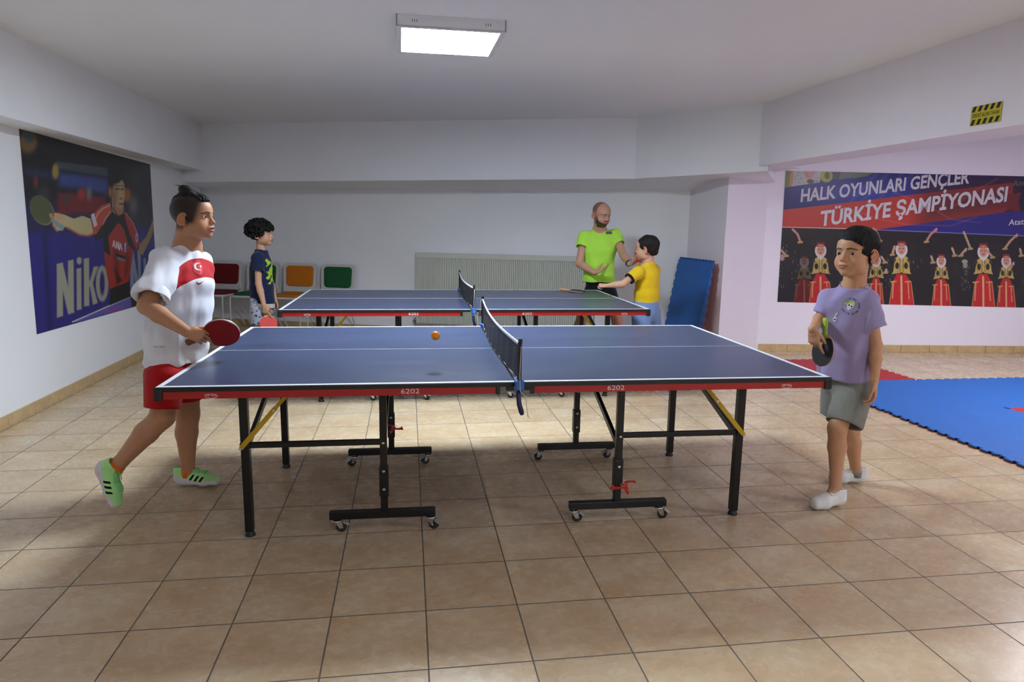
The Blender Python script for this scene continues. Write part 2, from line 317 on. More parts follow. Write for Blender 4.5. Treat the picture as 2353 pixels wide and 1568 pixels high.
# ------------------------------------------------------------------ table tennis tables
def top_mat():
    t = NT('blue_table_top'); n = t.noise(3.5, 5, .65, sc3=(.6, 1.6, 1)); n2 = t.noise(900, 1)
    t.l(t.ramp(n, [(.3, lin('#333f5c')), (.7, lin('#3c4969'))]), t.b.inputs['Base Color'])
    t.l(t.val('MULTIPLY_ADD', n, .10, .25), t.b.inputs['Roughness']); t.b.inputs['Specular IOR Level'].default_value = .55
    t.bump(n2, .05, .0006); return t.m
M_top = top_mat()
HL, HW, TZ = 1.37, .7625, .76
def ptable(loc, rz, label):
    T = empty('table_tennis_table', loc, rz, label, 'table tennis table', 'table tennis tables')
    for s in (-1, 1):
        x0, x1 = (-HL, -.003) if s < 0 else (.003, HL)
        mb = MB(); mb.box(((x0+x1)/2, 0, TZ-.0075), (x1-x0, 2*HW, .015), mi=0)
        top = mb.build('tabletop', [M_top], T)
        ln = MB(); z = TZ+.0004
        def strip(a, b, c, d): ln.box(((a+b)/2, (c+d)/2, z), (b-a, d-c, .0008))
        strip(x0, x1, -HW, -HW+.02); strip(x0, x1, HW-.02, HW)
        if s < 0: strip(x0, x0+.02, -HW+.02, HW-.02)
        else: strip(x1-.02, x1, -HW+.02, HW-.02)
        strip(x0 if s > 0 else x0+.02, x1 if s < 0 else x1-.02, -.0015, .0015)
        ln.build('white_line', M_white, top)
        e = MB(); zc = TZ-.0145; hh = .027
        a, b = (x0-.004, -.003) if s < 0 else (.003, x1+.004)
        for q in (-1, 1): e.box(((a+b)/2, q*(HW+.001), TZ-.0095), (b-a, .008, .017))
        e.box((s*(HL+.001), 0, TZ-.0095), (.008, 2*HW, .017)); e.build('edge_band', M_blackp, T)
        for q in (-1, 1):
            ap = MB(); xa, xb = sorted((s*.079, s*1.352)); ap.box(((xa+xb)/2, q*(HW-.008), TZ-.031), (xb-xa, .018, .032), bev=.001)
            A = ap.build('side_apron', M_red, T)
            cpm = MB(); cpm.box((s*.07, q*(HW-.008), TZ-.032), (.018, .021, .036), bev=.002); cpm.build('apron_end_cap', M_blackp, A)
            if q < 0:
                up = (0, 0, 1); nn = (0, -1, 0); y = -HW-.001
                pm = MB(); xc = s*.42; text_on(pm, '6202', (xc-.036, y, TZ-.040), (xc+.036, y, TZ-.040), .019, up, nn, lift=.0006); pm.build('number_print', M_print, A)
                pm = MB(); xc = s*1.172; text_on(pm, 'vertex', (xc-.021, y, TZ-.036), (xc+.021, y, TZ-.036), .0125, up, nn, lift=.0006)
                def P2(u, v): return (xc+u, y-.0006, TZ-.031+v)
                for pl in ([(-.024, -.001), (-.022, -.001), (-.022, -.010), (0, -.0165), (0, -.0140), (-.0205, -.0085)][::1], [(.024, -.001), (.022, -.001), (.0205, -.0085), (0, -.0140), (0, -.0165), (.022, -.010)]):
                    pm.add([P2(*c) for c in pl], [list(range(len(pl)))])
                pm.build('logo_print', M_print, A)
            cn = MB(); cn.box((s*(HL-.008), q*(HW-.008), TZ-.029), (.034, .034, .050), bev=.007); cn.build('corner_cap', M_blackp, T)
        ap = MB(); ap.box((s*(HL-.01), 0, TZ-.031), (.018, 2*HW-.05, .032), bev=.001); ap.build('end_apron', M_red, T)
        # cross tubes under the top that carry the legs
        for x, nm in ((1.137, 'outer'), (.545, 'inner')):
            u = MB(); u.box((s*x, 0, .722), (.034, 1.40, .024), bev=.002); u.build('under_frame', M_black, T)
        for q in (-1, 1):
            lg = MB(); x = s*1.137; y = q*.434; lg.box((x, y, .372), (.036, .036, .70), bev=.003); L = lg.build('leg', M_black, T)
            ft = MB(); ft.cyl((x, y, .024), (x, y, .030), .013, seg=16); ft.tube([(x, y, .0), (x, y, .006), (x, y, .016), (x, y, .024)], [.023, .023, .018, .014], 20); ft.build('rubber_foot', M_rub, L)
            ps = MB(); x = s*.545; ps.box((x, y, .41), (.032, .032, .63), bev=.003); P = ps.build('post', M_black, T)
            sl = MB(); sl.box((x, y, .235), (.041, .041, .138), bev=.002); sl.build('post_sleeve', M_black, P)
            for z in (.418, .285, .20) if s < 0 or q > 0 else (.418, .27):
                bt = MB(); bt.tube([(x, y-.0155, z), (x, y-.024 if z > .4 else y-.0245, z), (x, y-.026, z)], [.0075, .0075, .004], 12); bt.build('bolt', M_chrome, P)
            wb = MB(); wb.box((s*.552, y, .0785), (.475, .036, .034), bev=.002); W = wb.build('wheel_beam', M_black, T)
            rnd = random.Random(int(7+3*s+q))
            for xx in (.336, .757):
                cx = s*xx; ang = rnd.uniform(-1.2, 1.2)+(math.pi if q > 0 else 0); cs, sn = math.cos(ang), math.sin(ang)
                K = MB(); K.cyl((cx, y, .050), (cx, y, .064), .009); K.tube([(cx, y, .0465), (cx, y, .0490), (cx, y, .0555), (cx, y, .0575)], [.019, .0225, .0225, .016], 20)
                def R(u, v, z): return (cx+u*cs-v*sn, y+u*sn+v*cs, z)
                Rm = np.array([[cs, -sn, 0], [sn, cs, 0], [0, 0, 1]])
                for v in (-.0150, .0140): K.add([R(-.010, v, .048), R(.022, v, .048), R(.026, v, .018), R(.011, v, .018), R(-.010, v+.001, .048), R(.022, v+.001, .048), R(.026, v+.001, .018), R(.011, v+.001, .018)], [(0, 1, 2, 3), (4, 5, 6, 7), (0, 1, 5, 4), (1, 2, 6, 5), (2, 3, 7, 6), (3, 0, 4, 7)])
                K.box(R(.006, 0, .0475), (.036, .031, .003), Rm)
                K.cyl(R(.018, -.019, .0235), R(.018, .019, .0235), .0035, seg=10)
                ca = K.build('caster', M_chrome, W)
                wh = MB(); wh.tube([R(.018, v, .0235) for v in (-.0115, -.0095, .0095, .0115)], [.020, .0235, .0235, .020], 28); wh.build('wheel', M_rub, ca)
                br = MB(); br.box(R(.039, 0, .038), (.030, .025, .004), Rm@np.array([[.86, 0, .5], [0, 1, 0], [-.5, 0, .86]]), bev=.001); br.build('brake_lever', mat('brake_lever_metal', '#b9bbb6', .4, .6), ca)
        # near side rail, slanting stays to the far legs, folding yellow strut
        r = MB(); r.box((s*.85, -.434, .418), (.62, .022, .024), bev=.002); r.build('side_rail', M_black, T)
        for x, nm in ((1.137, 0), (.545, 1)):
            r = MB(); r.bar((s*x, -.41, .40 if nm == 0 else .37), (s*x, .415, .66), .018, .030, bev=.002); r.build('cross_stay', M_grey if nm == 0 else M_black, T)
        r = MB(); a = np.array((s*1.152, -.458, .412)); b = np.array((s*.905, -.458, .70)); c = a+(b-a)*.62
        r.bar(a, c, .021, .004, up=(0, 1, 0)); r.bar(c-(b-a)*.10, b, .017, .012, up=(0, 1, 0)); st = r.build('folding_strut', M_yellow, T)
        q2 = MB(); q2.cyl(c+np.array((0, -.004, 0))-(b-a)*.03, c+np.array((0, -.011, 0))-(b-a)*.03, .007, seg=12); q2.build('rivet', M_chrome, st); q2 = MB(); q2.cyl(a+np.array((0, -.002, 0)), a+np.array((0, -.008, 0)), .007, seg=12); q2.build('rivet', M_chrome, st)
    # red folding latches
    for s, q, k in ((1, -1, 1.), (-1, 1, .8)):
        lt = MB(); x = s*.545; y = q*.434-.024; sx = 1 if s > 0 else -1
        pl = [(-.062, -.012), (-.052, .016), (-.040, .004), (-.010, .002), (.000, .020), (.022, .030), (.058, .030), (.066, .016), (.040, .022), (.020, .020), (.032, -.038), (.024, -.040), (.004, -.008), (-.030, -.010)]
        pl = [((u*sx*k), v*k) for u, v in pl]
        if sx < 0: pl = pl[::-1]
        lt.prism(pl, 0, .005, T=lambda p: (x+.02+p[0], y-p[2], .172+(.05 if s < 0 else 0)+p[1])); lo = lt.build('folding_latch', M_redp, T)
        sp = MB(); sp.tube([(x+.02+.012*math.cos(a), y-.0065, .185+(.05 if s < 0 else 0)+.008*math.sin(a)) for a in np.linspace(0, 7, 16)], .0012, 6); sp.build('spring', M_chrome, lo)
    return T
t1 = ptable((.4343, 3.4335, 0), -.0139, 'near blue table tennis table with red side apron, between the two players')
t2 = copy_tree(t1); t2.location = (.4623, 5.7818, 0); t2.rotation_euler = (0, 0, -.0073)
t2['label'] = 'rear blue table tennis table standing in front of the radiator'
def net_mat():
    t = NT('black_net_mesh'); tc = t.new('ShaderNodeTexCoord'); sp = t.new('ShaderNodeSeparateXYZ'); t.l(tc.outputs['Object'], sp.inputs[0])
    def e(o):
        f = t.val('FRACT', t.val('DIVIDE', o, .0085)); return t.val('MINIMUM', f, t.val('SUBTRACT', 1., f))
    al = t.val('LESS_THAN', t.val('MINIMUM', e(sp.outputs[1]), e(sp.outputs[2])), .36)
    t.l(al, t.b.inputs['Alpha']); n = t.noise(160, 3)
    t.l(t.ramp(n, [(.58, lin('#07070a')), (.72, lin('#3c4048'))]), t.b.inputs['Base Color']); t.b.inputs['Roughness'].default_value = .8
    return t.m
M_net = net_mat(); M_tape = mat('white_net_tape', '#e9ecf0', .8)
def net(loc, rz, label):
    N = empty('table_tennis_net', loc, rz, label, 'net', 'nets clamped to the tables')
    Y = .79; sag = lambda y: -.012*(1-(y/Y)**2); bow = lambda y: -.028*math.sin(math.pi*(y+Y)/(2*Y))
    zt = .925; zb = TZ+.012
    def fn(u, v):
        y = -Y+2*Y*u; b = bow(y)*(1-.25*v); t_ = zt+sag(y); return (b+.0015*math.sin(38*y), y, zb+(t_-.012-zb)*v)
    mb = MB(); mb.grid(fn, 80, 8); mb.build('netting', M_net, N)
    mb = MB()
    def tp(a): 
        def f(u, v):
            y = -Y+2*Y*u; th = 2*math.pi*v; t_ = zt+sag(y)-.006; return (bow(y)*.75+.0035*math.cos(th), y, t_+.009*math.sin(th))
        return f
    mb.grid(tp(0), 60, 8); mb.build('top_tape', M_tape, N)
    mb = MB()
    for y in np.linspace(-.71, .74, 2): pass
    mb.tube([(bow(y)*.9, y, zb+.002) for y in np.linspace(-Y, Y, 30)], .002, 6); mb.build('lower_cord', M_cord, N)
    for s in (-1, 1):
        mb = MB(); mb.box((0, s*.80, (TZ+.925)/2-.01), (.012, .020, .185), bev=.002); mb.box((0, s*.785, .85), (.016, .012, .15), bev=.002); mb.box((0, s*.80, .934), (.016, .012, .02), bev=.003)
        mb.build('net_post', M_blackp, N)
        mb = MB(); mb.box((0, s*.775, TZ+.008), (.034, .075, .014), bev=.003); mb.box((0, s*.802, TZ-.004), (.036, .024, .038), bev=.003); mb.box((0, s*.775, TZ-.027), (.030, .07, .010), bev=.002)
        K = mb.build('clamp', M_bluep, N)
        mb = MB(); mb.cyl((0, s*.772, TZ-.026), (0, s*.772, TZ-.05), .005, seg=10); mb.box((0, s*.80, TZ-.026), (.022, .016, .010), mi=0); mb.build('clamp_screw', M_chrome, K)
        mb = MB(); mb.tube([(-.006*1, s*.805, TZ-.022), (-.006, s*.812, TZ-.045), (-.002, s*.815, TZ-.08), (.008, s*.812, TZ-.112), (.011, s*.81, TZ-.122)], [.006, .0095, .010, .0105, .008], 12); mb.build('clamp_handle', M_navyp, K)
    mb = MB(); mb.tube([(.002, -.812, .915), (.000, -.814, .86), (-.002, -.815, .80), (.001, -.815, .735), (.012, -.812, .722), (.024, -.812, .71), (.030, -.812, .66), (.034, -.812, .628)], .0014, 6)
    mb.tube([(.034, -.812, .64), (.040, -.812, .622)], .001, 5); mb.build('tension_cord', M_cord, N)
    mb = MB(); mb.tube([(-.004, .812, .935), (-.012, .815, .90), (-.014, .815, .85), (-.012, .815, .80)], .0014, 6); mb.build('tension_cord', M_cord, N)
    return N
ly = lambda t, x, y, z: tuple((Matrix.Translation(t.location)@Matrix.Rotation(t.rotation_euler.z, 4, 'Z')@Vector((x, y, z))))
n1 = net(ly(t1, .012, 0, 0), -.0139, 'black net with white tape clamped across the near table')
n2 = copy_tree(n1); n2.location = ly(t2, .018, 0, 0); n2.rotation_euler = (0, 0, -.0073); n2['label'] = 'black net with white tape clamped across the rear table'
# ball in flight
mb = MB(); bc = cp(1001, 772, 2.95)
def sph(c, r, nu=32, nv=18): return lambda u, v: (c[0]+r*math.sin(math.pi*v)*math.cos(2*math.pi*u), c[1]+r*math.sin(math.pi*v)*math.sin(2*math.pi*u), c[2]+r*math.cos(math.pi*v))
mb.grid(sph((0, 0, 0), .02), 32, 18); b = mb.build('table_tennis_ball', mat('orange_celluloid', '#f2960c', .35)); b.location = tuple(bc)
tag(b, 'small orange table tennis ball in flight above the near table', 'ball')
# ------------------------------------------------------------------ chairs along the back wall
M_cw = mat('white_chair_plastic', '#d5d3cf', .5)
def fab(nm, c): return mat(nm, c, .9, var=.06, nscale=40, bump=.3, bscale=500)
M_fr, M_fg, M_fo = fab('dark_red_fabric', '#6e0612'), fab('green_fabric', '#155a30'), fab('orange_fabric', '#c87410')
def rrect(w, h, r, n=5, taper=0.):
    out = []
    for cx, cy, a0 in ((w/2-r, h/2-r, 0), (-w/2+r, h/2-r, 90), (-w/2+r, -h/2+r, 180), (w/2-r, -h/2+r, 270)):
        for i in range(n+1):
            a = math.radians(a0+90*i/n); x, y = cx+r*math.cos(a), cy+r*math.sin(a); out.append((x*(1+taper*y/h), y))
    return out
def pad(mb, outline, T, th, mi=0, n=3):
    """cushion with rounded rim: scaled outlines stacked"""
    rings = []; k = len(outline)
    for sc_, z in ((.97, 0), (1, .25*th), (1, .6*th), (.97, .85*th), (.88, .97*th), (.7, 1.0*th), (.4, 1.03*th)):
        rings += [T((p[0]*sc_, p[1]*sc_, z)) for p in outline]
    fs = [list(range(k))[::-1], list(range(6*k, 7*k))]
    for i in range(6): fs += [(i*k+j, i*k+(j+1) % k, (i+1)*k+(j+1) % k, (i+1)*k+j) for j in range(k)]
    mb.add(rings, fs, mi, True)
def chair(loc, rz, fabric, label):
    Ch = empty('visitor_chair', loc, rz, label, 'chair', 'chairs along the back wall')   # local: faces -y
    tb = lambda p: (p[0], .205+.018*math.sin(0)-.0*p[2]-p[2]+.12*(p[1]), .665+p[1])
    seatT = lambda p: (p[0], p[1]-.0, .452+p[2]); 
    mb = MB(); mb.prism(rrect(.46, .44, .09), .430, .452); shell = mb.build('seat_shell', M_cw, Ch)
    mb = MB(); pad(mb, rrect(.41, .39, .08), seatT, .028); mb.build('seat_pad', fabric, Ch)
    # back frame: rounded ring
    mb = MB(); o = rrect(.455, .36, .05, taper=.05); i_ = rrect(.375, .26, .045, taper=.05); i_ = [(x, y+.020) for x, y in i_]; k = len(o)
    V = [tb((*p, 0)) for p in o]+[tb((*p, 0)) for p in i_]+[tb((*p, -.022)) for p in o]+[tb((*p, -.022)) for p in i_]
    fs = []
    for j in range(k):
        l_ = (j+1) % k; fs += [(j, l_, k+l_, k+j), (2*k+j, 3*k+j, 3*k+l_, 2*k+l_), (j, 2*k+j, 2*k+l_, l_), (k+j, k+l_, 3*k+l_, 3*k+j)]
    mb.add(V, fs); mb.build('back_frame', M_cw, Ch)
    mb = MB(); pad(mb, [(x*.99, y+.0) for x, y in i_], lambda p: tb((p[0], p[1]+.0, p[2]-.012)), .030); mb.build('back_pad', fabric, Ch)
    for s in (-1, 1):
        mb = MB(); mb.tube([(s*.215, .185, .50), (s*.222, .20, .47), (s*.222, .12, .44), (s*.222, -.15, .435)], .011, 8); mb.tube([(s*.215, .183, .48), (s*.213, .20, .56)], .014, 8); mb.build('back_upright', M_cw, Ch)
        mb = MB(); mb.tube([(s*.222, .10, .435), (s*.215, -.19, .435), (s*.212, -.205, .42), (s*.212, -.21, .2), (s*.212, -.215, .012)], .010, 10); mb.build('leg', M_cw, Ch)
        mb = MB(); mb.tube([(s*.222, -.05, .43), (s*.222, .12, .21), (s*.222, .23, .03), (s*.222, .24, .012)], .010, 10); mb.build('leg', M_cw, Ch)
    return Ch
rw = math.atan2(-.365, 1); nn2 = np.array([-.343, -.939])
lb = {0: 'white framed chair with dark red pads, leftmost along the back wall', 1: 'green padded white chair beside the dark red one, behind the curly haired boy', 2: 'orange padded white chair between the two green ones', 3: 'green padded white chair at the right end of the row'}
for i, (px, fb) in enumerate(((497, M_fr), (583, M_fg), (670, M_fo), (759, M_fg))):
    p = onp(px, 640, bw0+nn2*.30, bwd); chair((p[0], p[1], 0), rw, fb, lb[i])
# ------------------------------------------------------------------ radiator
R0 = onp(958, 700, bw0+nn2*.10, bwd); R1 = onp(1356, 700, bw0+nn2*.10, bwd); RW = np.linalg.norm((R1-R0)[:2]); zt, zb = 1.02, .15
Rd = empty('radiator', ((R0[0]+R1[0])/2, (R0[1]+R1[1])/2, 0), rw, 'long white ribbed panel radiator on the back wall', 'radiator')
M_rad = mat('radiator_enamel', '#cfd2c8', .35)
mb = MB(); n = int(RW/.0225); V = []; fs = []
for i in range(n):
    x = -RW/2+RW*i/n; s_ = RW/n
    for q, yy in ((0, 0.), (.18, -.012), (.82, -.012)): V += [(x+q*s_, yy, zb), (x+q*s_, yy, zt-.06)]
V += [(RW/2, 0, zb), (RW/2, 0, zt-.06)]
fs = [(2*i, 2*i+2, 2*i+3, 2*i+1) for i in range(len(V)//2-1)]
mb.add(V, fs); mb.box((0, .03, (zt+zb)/2-.03), (RW, .055, zt-zb-.06)); mb.build('ribbed_panel', M_rad, Rd)
mb = MB(); mb.box((0, .022, zt-.03), (RW+.012, .085, .06), bev=.006); mb.build('top_grille', M_rad, Rd)
for s in (-1, 1):
    mb = MB(); mb.box((s*(RW/2+.003), .022, (zt+zb)/2), (.008, .08, zt-zb), bev=.002); mb.build('side_panel', M_rad, Rd)
mb = MB(); mb.cyl((-RW/2-.03, .02, .0), (-RW/2-.03, .02, .18), .009); mb.cyl((-RW/2-.06, .02, .17), (-RW/2, .02, .17), .010); mb.cyl((-RW/2-.03, .02, .16), (-RW/2-.03, .02, .21), .018); mb.build('valve', mat('valve_metal', '#8f8f8c', .4, .7), Rd)
mb = MB(); mb.cyl((RW/2+.03, .03, .0), (RW/2+.03, .03, .5), .010); mb.cyl((RW/2, .03, .2), (RW/2+.03, .03, .2), .010); mb.build('pipe', M_rad, Rd)
# ------------------------------------------------------------------ foam mats
def foam(nm, top, mid, bot):
    out = []
    for k, c in (('top', top), ('core', mid), ('base', bot)):
        t = NT(nm+'_'+k); cc = lin(c); n = t.noise(5, 3); t.l(t.ramp(n, [(.3, tuple(v*.93 for v in cc[:3])+(1,)), (.7, cc)]), t.b.inputs['Base Color']); t.b.inputs['Roughness'].default_value = .62
        if k == 'top':
            geo = t.new('ShaderNodeTexCoord'); sp = t.new('ShaderNodeSeparateXYZ'); t.l(geo.outputs['Object'], sp.inputs[0])
            a = t.val('SINE', t.val('MULTIPLY', t.val('ADD', sp.outputs[0], sp.outputs[1]), 260)); b_ = t.val('SINE', t.val('MULTIPLY', t.val('SUBTRACT', sp.outputs[0], sp.outputs[1]), 260))
            t.bump(t.val('MULTIPLY', a, b_), .5, .002)
        out.append(t.m)
    return out
FB = foam('blue_foam', '#266bbf', '#101014', '#9c2a24'); FR = foam('red_foam', '#b52a33', '#101014', '#2a5fb0')
def teeth(W, Hh, n=11, a=.011):
    """outline of a puzzle mat: the same wave on opposite sides, so neighbours interlock"""
    def side(L):
        pts = []
        for i in range(n):
            b0 = i/n; d = .10/n
            pts += [(b0+.33/n, -a), (b0+.25/n, a), (b0+.77/n, a), (b0+.69/n, -a)]
        return [(t*L, o) for t, o in pts]
    # bottom (y=0), right (x=W), top (y=H), left (x=0)
    b_ = [(x, o) for x, o in side(W)]; r_ = [(W+o, y) for y, o in side(Hh)]; t_ = [(x, Hh+o) for x, o in side(W)][::-1]; l_ = [(o, y) for y, o in side(Hh)][::-1]
    return b_+r_+t_+l_
def fmat(x, y, W, Hh, mats, label, group='puzzle mats on the floor', z=0., th=.02):
    o_ = teeth(W, Hh); mb = MB()
    mb.prism(o_, 0, .005, mi=2); mb.prism(o_, .005, .014, mi=1); mb.prism(o_, .014, th, mi=0)
    o = mb.build('foam_puzzle_mat', mats); o.location = (x, y, z); return tag(o, label, 'foam mat', group)
gx0, gy0, ps = 3.62, 2.60, 1.0; g = .0
mats_ = {(0, 3): 'r', (0, 2): 'b', (1, 2): 'b', (2, 2): 'b', (0, 1): 'b', (1, 1): 'r', (2, 1): 'b', (0, 0): 'b', (1, 0): 'b', (3, 2): 'b'}
lbm = {(0, 3): 'red foam puzzle mat on the floor behind the boy in lilac', (0, 2): 'blue foam mat touching the red one beside the hand of the boy in lilac', (1, 2): 'blue foam mat in the far row, second from the left', (2, 2): 'blue foam mat in the far row, third from the left',
       (0, 1): 'blue foam mat in the left column, second along its toothed outer edge', (1, 1): 'red foam mat just showing at the right edge of the photo', (2, 1): 'blue foam mat to the right of the red one', (0, 0): 'blue foam mat nearest the camera in the left column', (1, 0): 'blue foam mat in front of the second red mat', (3, 2): 'blue foam mat at the far right of the back row'}
for (i, j), k in mats_.items():
    fmat(gx0+i*1.035, gy0+j*1.0, 1.035, 1.0, FB if k == 'b' else FR, lbm[(i, j)])
# mats leaning in the corner
wdir = np.array([CO[0]-A_[0], CO[1]-A_[1]]); wdir /= np.linalg.norm(wdir)
S0 = np.array([3.03, 6.73]); Wm, Hm = .80, 1.03
for k in range(3):
    mb = MB(); o_ = teeth(Wm, Hm, 11, .009); th = .02
    mb.prism(o_, 0, .005, mi=2); mb.prism(o_, .005, .013, mi=1); mb.prism(o_, .013, th, mi=0)
    o = mb.build('foam_puzzle_mat', FB)
    lean = math.atan2(.17-.025*k, Hm); u = np.array([-wdir[0], -wdir[1], 0]);   # local x runs toward the camera, local y up the mat, local z faces the room
    v = np.array([math.sin(lean), 0, math.cos(lean)]); v = v-u*(v@u); v /= np.linalg.norm(v); wv = np.cross(u, v)
    p0 = np.array([2.965+.027*k+.0, 6.70, 0])+np.array([wdir[0], wdir[1], 0])*(Wm+.02)+np.array([0, 0, .012])
    o.matrix_world = Matrix(((u[0], v[0], wv[0], p0[0]), (u[1], v[1], wv[1], p0[1]), (u[2], v[2], wv[2], p0[2]), (0, 0, 0, 1)))
    tag(o, ['blue foam mat leaning in the corner, front of the stack', 'foam mat leaning in the corner, middle of the stack', 'foam mat leaning in the corner, rearmost against the pier'][k], 'foam mat', 'foam mats leaning in the corner')
# ------------------------------------------------------------------ low ceiling sign
Sg = [onp(x, y, (XR-.004, 0), (0, 1)) for x, y in ((2236, 243), (2303, 237), (2296, 280), (2229, 288))]
q0 = sum(Sg)/4; Sn = empty('low_ceiling_sign', q0, 0, 'yellow and black striped sign reading DIKKAT ALÇAK TAVAN on the right beam', 'sign')
SW, SH = .205, .105
M_sy, M_sb = mat('sign_yellow', '#c9bd18', .45), mat('sign_black', '#0b0b0b', .5)
mb = MB(); mb.box((0, 0, 0), (.003, SW, SH)); mb.build('sign_plate', M_sy, Sn)
def sg(u, v): return (-.0022, -(u-.5)*SW, (v-.5)*SH)    # u runs left to right seen from the room
mb = MB()
for v0, v1 in ((.02, .30), (.70, .98)):
    for i in range(5):
        u = .06+i*.2; mb.add([sg(u-.04, v0), sg(u+.065, v0), sg(u+.125, v1), sg(u+.02, v1)], [(0, 1, 2, 3)])
text_on(mb, 'DIKKAT ALÇAK TAVAN', sg(.06, .40), sg(.94, .40), .022, (0, 0, 1), (-1, 0, 0), lift=0)
mb.build('sign_print', M_sb, Sn)
# ------------------------------------------------------------------ organic shapes: a distance field turned into one continuous mesh
def axis(lo, hi, coarse, fine=(), fr=.0024):
    out = [lo]; x = lo
    while x < hi:
        st = fr if any(a-.004 <= x <= b+.004 for a, b in fine) else coarse
        x += st; out.append(x)
    return np.array(out)
def nrmz(v): v = np.array(v, float); return v/(np.linalg.norm(v)+1e-12)
class Field:
    def __init__(s, lo, hi, res, fine=None, fr=.0024):
        fine = fine or []
        s.ax = [axis(lo[i], hi[i], res, [(b[0][i], b[1][i]) for b in fine], fr) for i in range(3)]
        s.v = np.full([len(a) for a in s.ax], .08, np.float32)
    def sub(s, lo, hi):
        sl = [slice(max(0, np.searchsorted(a, l)-1), min(len(a), np.searchsorted(a, h_)+1)) for a, l, h_ in zip(s.ax, lo, hi)]
        return sl, [s.ax[0][sl[0]][:, None, None], s.ax[1][sl[1]][None, :, None], s.ax[2][sl[2]][None, None, :]]
    def comb(s, sl, d, k, op):
        a = s.v[tuple(sl)]
        if a.size == 0: return
        d = d.astype(np.float32)
        if op == '-': d = -d
        sg = 1. if op == '+' else -1.
        A, B = a*sg, d*sg
        if k <= 0: r = np.minimum(A, B)
        else:
            h = np.clip(.5+.5*(B-A)/k, 0, 1); r = B*(1-h)+A*h-k*h*(1-h)
        s.v[tuple(sl)] = r*sg
    def rc(s, a, b, ra, rb, k=.01, op='+', pad=.03):
        a = np.array(a, float); b = np.array(b, float); m = max(ra, rb)+pad+k
        sl, (X, Y, Z) = s.sub(np.minimum(a, b)-m, np.maximum(a, b)+m); ba = b-a; L2 = ba@ba+1e-12
        t = np.clip(((X-a[0])*ba[0]+(Y-a[1])*ba[1]+(Z-a[2])*ba[2])/L2, 0, 1)
        d = np.sqrt((X-a[0]-t*ba[0])**2+(Y-a[1]-t*ba[1])**2+(Z-a[2]-t*ba[2])**2)-(ra+(rb-ra)*t)
        s.comb(sl, d, k, op); return s
    def erc(s, a, b, u, ra, rb, k=.015, op='+', pad=.04):
        """tapered tube with an elliptic section: ra=(radius along u, radius across)"""
        a = np.array(a, float); b = np.array(b, float); ba = b-a; L = np.linalg.norm(ba); ax = ba/(L+1e-9); u = np.array(u, float); u = nrmz(u-ax*(u@ax)); m = max(*ra, *rb)+pad+k
        sl, (X, Y, Z) = s.sub(np.minimum(a, b)-m, np.maximum(a, b)+m); x, y, z = X-a[0], Y-a[1], Z-a[2]
        l = x*ax[0]+y*ax[1]+z*ax[2]; t = np.clip(l/(L+1e-9), 0, 1); pu = x*u[0]+y*u[1]+z*u[2]; w = np.cross(ax, u); pw = x*w[0]+y*w[1]+z*w[2]; e = l-t*L
        r1 = ra[0]+(rb[0]-ra[0])*t; r2 = ra[1]+(rb[1]-ra[1])*t; r3 = np.minimum(r1, r2)*.8
        k0 = np.sqrt((pu/r1)**2+(pw/r2)**2+(e/r3)**2); k1 = np.sqrt((pu/r1**2)**2+(pw/r2**2)**2+(e/r3**2)**2)+1e-6
        s.comb(sl, k0*(k0-1)/k1, k, op); return s
    def ell(s, c, r, R=None, k=.01, op='+', pad=.03):
        c = np.array(c, float); r = np.array(r, float); m = r.max()+pad+k; sl, (X, Y, Z) = s.sub(c-m, c+m); x, y, z = X-c[0], Y-c[1], Z-c[2]
        R = np.eye(3) if R is None else np.array(R); q = [x*R[0, i]+y*R[1, i]+z*R[2, i] for i in range(3)]
        k0 = np.sqrt(sum((q[i]/r[i])**2 for i in range(3))); k1 = np.sqrt(sum((q[i]/r[i]**2)**2 for i in range(3)))+1e-6
        s.comb(sl, k0*(k0-1)/k1, k, op); return s
    def plane(s, p, n, k=0., box=None):
        """cut away the side n points to"""
        p = np.array(p, float); n = nrmz(n); lo, hi = box if box else ([a[0] for a in s.ax], [a[-1] for a in s.ax])
        sl, (X, Y, Z) = s.sub(np.array(lo), np.array(hi)); s.comb(sl, -((X-p[0])*n[0]+(Y-p[1])*n[1]+(Z-p[2])*n[2]), k, '-'); return s
    def mesh(s):
        v = s.v; v[[0, -1]] = .05; v[:, [0, -1]] = .05; v[:, :, [0, -1]] = .05
        ins = v < 0; n = ins.shape
        cnt = np.zeros([q-1 for q in n], np.uint8)
        for i in (0, 1):
            for j in (0, 1):
                for k in (0, 1): cnt += ins[i:n[0]-1+i, j:n[1]-1+j, k:n[2]-1+k]
        I = np.argwhere((cnt > 0) & (cnt < 8)); idx = np.full(cnt.shape, -1, np.int32); idx[tuple(I.T)] = np.arange(len(I))
        cr = {(i, j, k): v[I[:, 0]+i, I[:, 1]+j, I[:, 2]+k].astype(float) for i in (0, 1) for j in (0, 1) for k in (0, 1)}
        P = np.zeros((len(I), 3)); W = np.zeros(len(I))
        for c0 in cr:
            for ax in range(3):
                if c0[ax]: continue
                c1 = tuple(1 if q == ax else c0[q] for q in range(3)); a, b = cr[c0], cr[c1]; m = (a < 0) != (b < 0); t = np.where(m, a/np.where(m, a-b, 1), 0)
                q = np.array([np.full(len(I), float(z)) for z in c0]).T; q[:, ax] = t; P += q*m[:, None]; W += m
        P /= W[:, None]; V = np.zeros_like(P)
        for ax in range(3):
            a = s.ax[ax]; V[:, ax] = a[I[:, ax]]+P[:, ax]*(a[I[:, ax]+1]-a[I[:, ax]])
        Q = []
